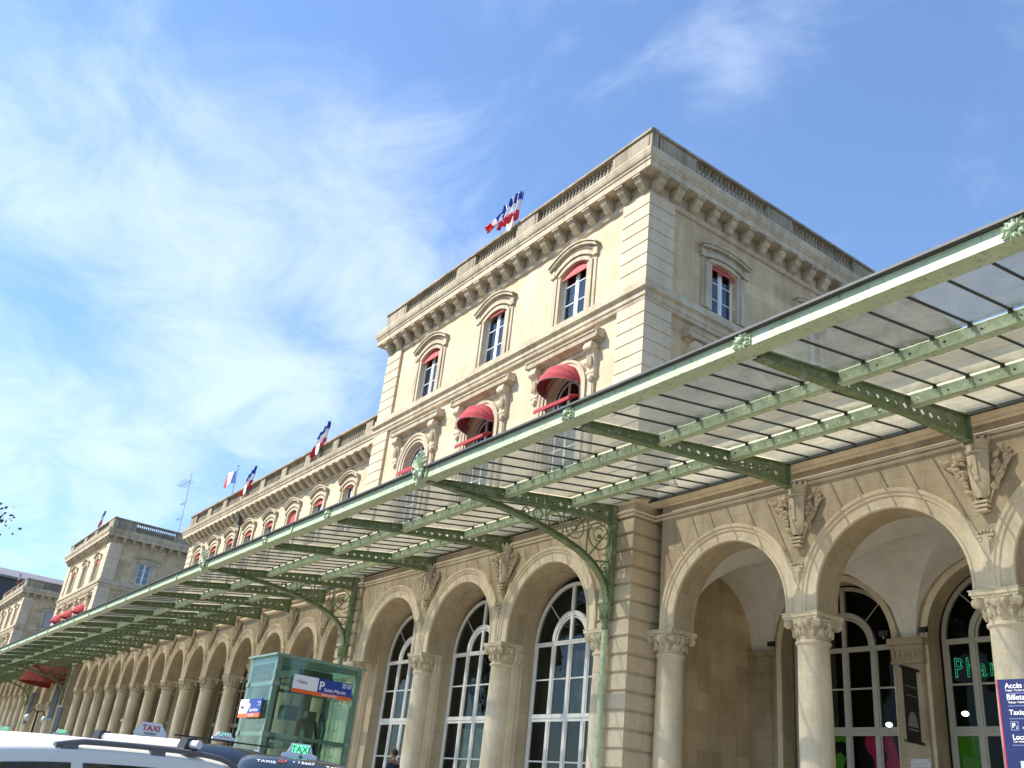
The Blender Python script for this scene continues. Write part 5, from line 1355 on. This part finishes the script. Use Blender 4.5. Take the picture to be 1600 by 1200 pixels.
    for sy in (1, -1):
        h = MB(); h.ball((2.08*k, sy*Wc*.36, belt*.72), .12, .17, .08, 12, 8); h.build('headlight', simple('lamp_glass', (.7, .7, .7), .1), R, 60)
        h = MB(); h.ball((-2.12*k, sy*Wc*.40, belt*.9), .08, .1, .12, 10, 8); h.build('tail_light', simple('tail_red', (.3, .01, .01), .2), R, 60)
    if rails:
        for sy in (1, -1):
            q = MB(); pts = []
            for i in range(17):
                t = i/16; x_ = (-1.72+1.82*t)*k; p = Sf(x_, .77); lift = .03*min(1, 6*t*(1-t)*1.6)
                pts.append((x_, sy*(p[1]+.0), p[2]+.01+lift))
            q.tube(pts, .022, 8)
            for t in (.02, .5, .98):
                i = int(t*16); p = pts[i]; q.box(p[0]-.07, p[1]-.02, p[2]-.09, p[0]+.07, p[1]+.02, p[2])
            q.build('roof_rail', rails, R, 60)
    R.location = (x, y, ground_z(x, y) if z is None else z); R.rotation_euler = (0, pitch, math.atan2(heading[1], heading[0]))
    return R, Sf
def taxi_light(R, x, z, txt, face, cap, L=.46, h=.17, hexa=False, tcol=M_txtr, base=M_swhite):
    """roof sign; face = +1 when it is read from the front"""
    o = bpy.data.objects.new('roof_sign', None)
    b = MB(); 
    if hexa: P_ = [(-L/2, .02), (-L/2, .06), (-L*.28, h), (L*.28, h), (L/2, .06), (L/2, .02), (L*.42, 0), (-L*.42, 0)]
    else: P_ = [(-L/2, 0), (-L/2, .04), (-L*.36, .06), (-L*.26, h), (L*.26, h), (L*.36, .06), (L/2, .04), (L/2, 0)]
    b.prism([(p, z+q) for p, q in P_], x-.06, x+.06, 'x')
    s_ = b.build('roof_sign', base, R)
    if cap: c_ = MB(); c_.prism([(-L*.23, z+.06), (-L*.25, z+h-.02), (L*.25, z+h-.02), (L*.23, z+.06)], x-.064, x+.064, 'x'); c_.build('sign_lamp', cap, s_)
    me = text_mesh(txt, h*.62, tcol, .002, 'CENTER', 'lettering', .002); me.transform(frameM(Vector((x+face*.067, 0, z+h*.38)), (0, face, 0), (0, 0, 1)))
    t = bpy.data.objects.new('lettering', me); COL.objects.link(t); t.parent = s_
    return s_
PW_ = simple('white_car_paint', (.80, .77, .68), .45, coat=.15); PB_ = simple('black_car_paint', (.012, .012, .014), .2, coat=.7); PN = simple('dark_blue_car_paint', (.03, .035, .10), .2, coat=.7); PS = simple('grey_car_paint', (.10, .10, .11), .25, coat=.6)
GLOW = simple('green_taxi_lamp', (.1, .6, .25), .4, emit=(.15, .85, .4), es=.9)
h = (.4, -.917)
R, Sf = car('white estate car in front with grey roof rails and a white tube across its roof', -8.47, 1.42, h, 1.63, PW_, pitch=.045, rails=simple('dark_grey_rail', (.13, .13, .14), .4), Lc=4.6, Wc=1.8, z=.075)
b = MB(); b.tube([(-1.2, -.62, 1.65), (-1.2, .74, 1.65)], .034, 10); q = b.build('roof_bar', simple('white_tube', (.75, .73, .75), .35), R, 60)
for sy in (.6, -.55):
    b = MB(); b.prism([(-.09, 1.57), (.09, 1.57), (.05, 1.70), (-.05, 1.70)], sy-.045, sy+.045, 'y'); b.v = [(x-1.2, y, z) for x, y, z in b.v]; b.build('bar_foot', M_black, R)
b = MB(); b.tube([(.42, -.38, 1.6), (.26, -.38, 1.77)], .012, 5); b.ball((.42, -.38, 1.61), .05, .03, .035); b.build('aerial', M_black, R)
R, Sf = car('black people carrier taxi with a white hexagonal TAXI roof sign behind the white car', -16.35, 4.6, (.96, -.27), 1.68, PB_, rails=M_steel)
taxi_light(R, .2, 1.70, 'TAXI', 1, None, .50, .2, True)
me = text_mesh('PARISIEN', .045, M_txtd, .002, 'CENTER'); me.transform(frameM(Vector((.2+.067, 0, 1.72)), (0, 1, 0), (0, 0, 1))); o = bpy.data.objects.new('lettering', me); COL.objects.link(o); o.parent = R
R, Sf = car('black sport utility taxi with silver rails and a small cyan-lit roof light', -17.4, 6.2, (.97, -.2), 1.66, PB_, rails=M_steel)
taxi_light(R, .0, 1.74, 'TAXI', 1, simple('cyan_taxi_lamp', (.3, .8, .75), .4, emit=(.3, .9, .8), es=.5), .40, .13)
b = MB(); b.box(-.03, -.85, 1.71, .03, .85, 1.735); b.build('roof_bar', M_black, R)
R, Sf = car('dark blue taxi with a green-lit roof light and white lettering across its windscreen', -11.87, 5.26, (.93, -.36), 1.52, PN)
taxi_light(R, .1, 1.505, 'TAXI', 1, GLOW, .44, .17, False, simple('taxi_letter_green', (.02, .25, .12), .5))
b = MB(); b.ball((.42, 0, 1.50), .035, .03, .03); b.tube([(.42, 0, 1.5), (.36, 0, 1.58)], .008, 5); b.build('aerial', M_black, R)
for s_, yy, mt_ in (('TAXIS', -.52, M_txt), ('G7', -.27, M_orange), ('• 13607', -.1, M_txt), ('TAXIS', .30, M_txt), ('G7', .53, M_orange)):
    p0 = Sf(.80, 1, .0); p1 = Sf(.90, 1, .0); up = Vector((p0[0]-p1[0], 0, p0[2]-p1[2])).normalized()
    me = text_mesh(s_, .085, mt_, .002); me.transform(frameM(Vector((.88, yy, Sf(.88, 1-.3*abs(yy+.05), .012)[2]+.016)), (0, 1, 0), up)); o = bpy.data.objects.new('lettering', me); COL.objects.link(o); o.parent = R
for nm_, x, y, c_ in (('dark taxi with green roof lights in the distance just left of the far pier', -29.4, 5.9, PB_), ('grey taxi with a green roof light second in the distant queue', -35.6, 5.4, PS), ('black taxi at the left edge last in the distant queue', -42.5, 6.2, PB_)):
    R, Sf = car(nm_, x, y, (.98, -.1), 1.62, c_)
    taxi_light(R, 0, 1.64, 'TAXI', 1, GLOW, .42, .16)

# ================================================================ street lamp and panels far left
R = thing('street_lamp', 'dark street lamp with pale globes beyond the taxis at the left edge', 'street lamp', (-47.0, 8.2, .9))
b = MB(); b.tube([(-47, 8.2, .66), (-47, 8.2, 3.6)], .07, 8, r1=.045); b.lathe([(.2, .66), (.2, .9), (.12, 1.1), (.08, 1.3)], -47, 8.2, 12); b.tube([(-47, 7.85, 3.4), (-47, 8.0, 3.6), (-47, 8.2, 3.5), (-47, 8.4, 3.6), (-47, 8.55, 3.4)], .03, 6); b.build('post', M_black, R)
for y in (7.85, 8.55):
    b = MB(); b.ball((-47, y, 3.25), .12, .12, .14, 14, 10); b.build('globe', simple('globe_glass', (.55, .62, .56), .3), R, 60)
NAVY = simple('navy_panel', (.01, .015, .05), .5)
for nm_, (x0, x1, y, z0, z1) in (('narrow navy banner between columns under the left end of the big red awning', (-90.4, -89.2, 14.9, 4.3, 6.8)), ('navy banner under the right end of the big red awning', (-81.0, -79.2, 14.9, 4.6, 7.4)), ('tall navy board leaning by the far rusticated pier', (-76.4, -75.0, 14.6, 2.6, 5.3))):
    R = thing('navy_board', nm_, 'banner', ((x0+x1)/2, y, z0))
    b = MB(); b.box(x0, y, z0, x1, y+.05, z1); b.build('panel', NAVY, R)
    b = MB(); b.box(x0-.05, y-.02, z1, x1+.05, y+.07, z1+.08); b.box(x0-.05, y-.02, z0-.08, x1+.05, y+.07, z0); b.build('frame', M_steel, R)

# ================================================================ person by the near windows
def skinned(name, verts, edges, radii, mat, parent, sub=2):
    me = bpy.data.meshes.new(name); me.from_pydata(verts, edges, []); o = bpy.data.objects.new(name, me); COL.objects.link(o)
    m_ = o.modifiers.new('s', 'SKIN'); o.modifiers.new('u', 'SUBSURF').levels = sub
    for i, r in enumerate(radii): me.skin_vertices[0].data[i].radius = (r, r) if isinstance(r, (int, float)) else r
    me.skin_vertices[0].data[0].use_root = True
    bpy.context.view_layer.update()
    nm = bpy.data.meshes.new_from_object(o.evaluated_get(bpy.context.evaluated_depsgraph_get())); bpy.data.objects.remove(o)
    nm.name = name; nm.materials.clear(); nm.materials.append(mat)
    nm.polygons.foreach_set('use_smooth', [True]*len(nm.polygons))
    q = bpy.data.objects.new(name, nm); COL.objects.link(q); q.parent = parent; return q
SKIN = simple('skin', (.30, .15, .09), .6); SHIRT = simple('navy_shirt', (.02, .025, .06), .8); TROU = simple('dark_trousers', (.04, .04, .045), .8); HAIR = simple('dark_hair', (.015, .01, .008), .7); BAG = simple('tan_bag', (.55, .36, .16), .7)
R = thing('person', 'person in a dark navy top with short dark hair by the tall pavilion windows', 'person', (0, 0, 0), local=True)
V = [(0, 0, .95), (0, 0, 1.12), (0, 0, 1.32), (0, .0, 1.45), (0, 0, 1.52), (.02, 0, 1.60),
     (0, .17, 1.41), (.02, .25, 1.14), (.2, .20, .98), (.27, .17, .96), (0, -.17, 1.41), (.02, -.25, 1.14), (.2, -.20, .98), (.27, -.17, .96),
     (0, .1, .88), (.02, .11, .5), (-.01, .11, .1), (.12, .12, .04), (0, -.1, .88), (.03, -.11, .5), (.01, -.11, .1), (.14, -.12, .04)]
Ed = [(0, 1), (1, 2), (2, 3), (3, 4), (4, 5), (3, 6), (6, 7), (7, 8), (8, 9), (3, 10), (10, 11), (11, 12), (12, 13), (0, 14), (14, 15), (15, 16), (16, 17), (0, 18), (18, 19), (19, 20), (20, 21)]
RD = [(.13, .15), (.12, .14), (.13, .17), (.08, .11), .052, .055, .062, .046, .034, .024, .062, .046, .034, .024, .095, .065, .043, .04, .095, .065, .043, .04]
skinned('body', V, Ed, RD, SKIN, R)
hd = MB(); hd.ball((.03, 0, 1.68), .098, .078, .125, 20, 14); hd.ball((.118, 0, 1.665), .022, .016, .028, 8, 6); hd.ball((.07, 0, 1.59), .05, .045, .035, 10, 6)
for e in (-1, 1): hd.ball((.02, e*.08, 1.665), .02, .012, .03, 8, 6)
hd.build('head', SKIN, R, 70)
fc = MB()
for e in (-1, 1): fc.ball((.108, e*.032, 1.69), .012, .012, .008, 8, 6)
fc.ball((.112, 0, 1.622), .012, .026, .007, 8, 5); fc.build('face_features', HAIR, R, 60)
hr = MB(); hr.ball((.005, 0, 1.715), .104, .09, .105, 18, 12); hr.build('hair', HAIR, R, 70)
skinned('shirt', [V[i] for i in (0, 1, 2, 3, 6, 7, 10, 11)], [(0, 1), (1, 2), (2, 3), (3, 4), (4, 5), (3, 6), (6, 7)], [(.155, .175), (.14, .16), (.15, .19), (.10, .14), .08, .062, .08, .062], SHIRT, R)
skinned('trousers', [V[i] for i in (0, 14, 15, 16, 18, 19, 20)], [(0, 1), (1, 2), (2, 3), (0, 4), (4, 5), (5, 6)], [(.15, .17), .11, .085, .065, .11, .085, .065], TROU, R)
for sy in (1, -1):
    base = Vector((.27, sy*.17, .96))
    hv = [tuple(base), (.33, sy*.165, .945)]; he = [(0, 1)]; hrad = [.026, .03]
    for k in range(4):
        yy = sy*(.195-.02*k); i0 = len(hv); L = (.035, .04, .038, .03)[k]
        hv += [(.36, yy, .945), (.36+L*.6, yy, .93), (.36+L*.7, yy, .905)]; he += [(1, i0), (i0, i0+1), (i0+1, i0+2)]; hrad += [.010, .009, .008]
    i0 = len(hv); hv += [(.325, sy*.13, .935), (.35, sy*.115, .92)]; he += [(0, i0), (i0, i0+1)]; hrad += [.011, .009]
    skinned('hand', hv, he, hrad, SKIN, R, 1)
for sy in (1, -1):
    b = MB(); b.ball((.07, sy*.12, .045), .15, .055, .05, 12, 8); b.build('shoe', M_black, R, 60)
R.location = (-24.55, 13.75, 1.1); R.rotation_euler = (0, 0, radians(200))
b = MB(); b.box(.28, -.19, .62, .44, .19, .9); b.v = [(x+ .0, y*(1-.15*(z-.62)), z) for x, y, z in b.v]; b.tube([(.36, -.14, .9), (.36, -.14, .95), (.36, .14, .95), (.36, .14, .9)], .012, 6)
o = b.mesh('tan_bag', BAG, 40); o = bpy.data.objects.new('tan_bag', o); COL.objects.link(o); o.matrix_world = Matrix.Translation((-24.55, 13.75, 1.1)) @ Matrix.Rotation(radians(200), 4, 'Z'); tag(o, 'tan bag carried by the person in the navy top', 'bag')

# ================================================================ tree at the left edge
R = thing('tree', 'leafy green tree reaching in at the left edge of the picture', 'tree', (-43.7, .3, 0))
rnd = random.Random(11); C0 = Vector((-43.5, .45, 9.4))
b = MB(); b.tube([(-43.7, .3, -.05), (-43.7, .3, 2.5), (-43.5, .4, 5), (-43.5, .4, 7.2)], .32, 10, r1=.16)
tips = []
for k in range(26):
    a = rnd.random()*2*pi; e = rnd.uniform(-.25, 1.1); L = rnd.uniform(1.8, 3.4)
    s_ = Vector((-43.5, .4, rnd.uniform(4.8, 7.5))); t = C0+Vector((cos(a)*cos(e)*L, sin(a)*cos(e)*L, sin(e)*L*1.2)); m_ = s_.lerp(t, .5)+Vector((0, 0, -.3))
    b.tube([s_, m_, t], .07, 5, r1=.015); tips.append(t); tips.append(s_.lerp(t, .75))
b.build('trunk', stone('bark', (.10, .075, .05), .3), R)
b = MB()
for t in tips:
    for j in range(190):
        d = Vector((rnd.gauss(0, 1), rnd.gauss(0, 1), rnd.gauss(0, .8)))*.42; p = t+d; q = Vector((rnd.gauss(0, 1), rnd.gauss(0, 1), rnd.gauss(0, 1))).normalized(); r2 = q.orthogonal().normalized(); r3 = q.cross(r2); s1 = rnd.uniform(.06, .12)
        b.add([p-r2*s1, p+r3*s1*.6, p+r2*s1, p-r3*s1*.6], [(0, 1, 2, 3)], rnd.randrange(3))
b.build('crown', [simple('leaf_green', (.06, .12, .025), .6), simple('leaf_light', (.10, .17, .04), .6), simple('leaf_dark', (.035, .07, .02), .6)], R)

# ================================================================ big hall far behind on the left
R = thing('station_hall', 'large dark glazed hall with a pale sloping roof far behind at the left edge', 'building', (-152, 30, .5))
b = MB(); b.box(-190, -2, .5, -152, 75, 25.6); b.build('wall', simple('hall_dark_glass', (.03, .035, .045), .25, var=.3, vscale=.2), R)
b = MB()
for k in range(26): y = -2+3*k; b.box(-151.99, y-.12, .5, -151.8, y+.12, 25.1)
for z in (8, 12, 16, 20): b.box(-151.99, -2, z-.1, -151.85, 75, z+.1)
b.build('glazing_frame', simple('hall_frame', (.14, .14, .15), .5), R)
b = MB(); b.prism([(-190, 23.2), (-151.2, 25.2), (-151.2, 25.5), (-155, 27.0), (-190, 31)], -3, 76, 'y'); b.build('roof', simple('hall_roof', (.22, .21, .215), .6, var=.15, vscale=.4), R)
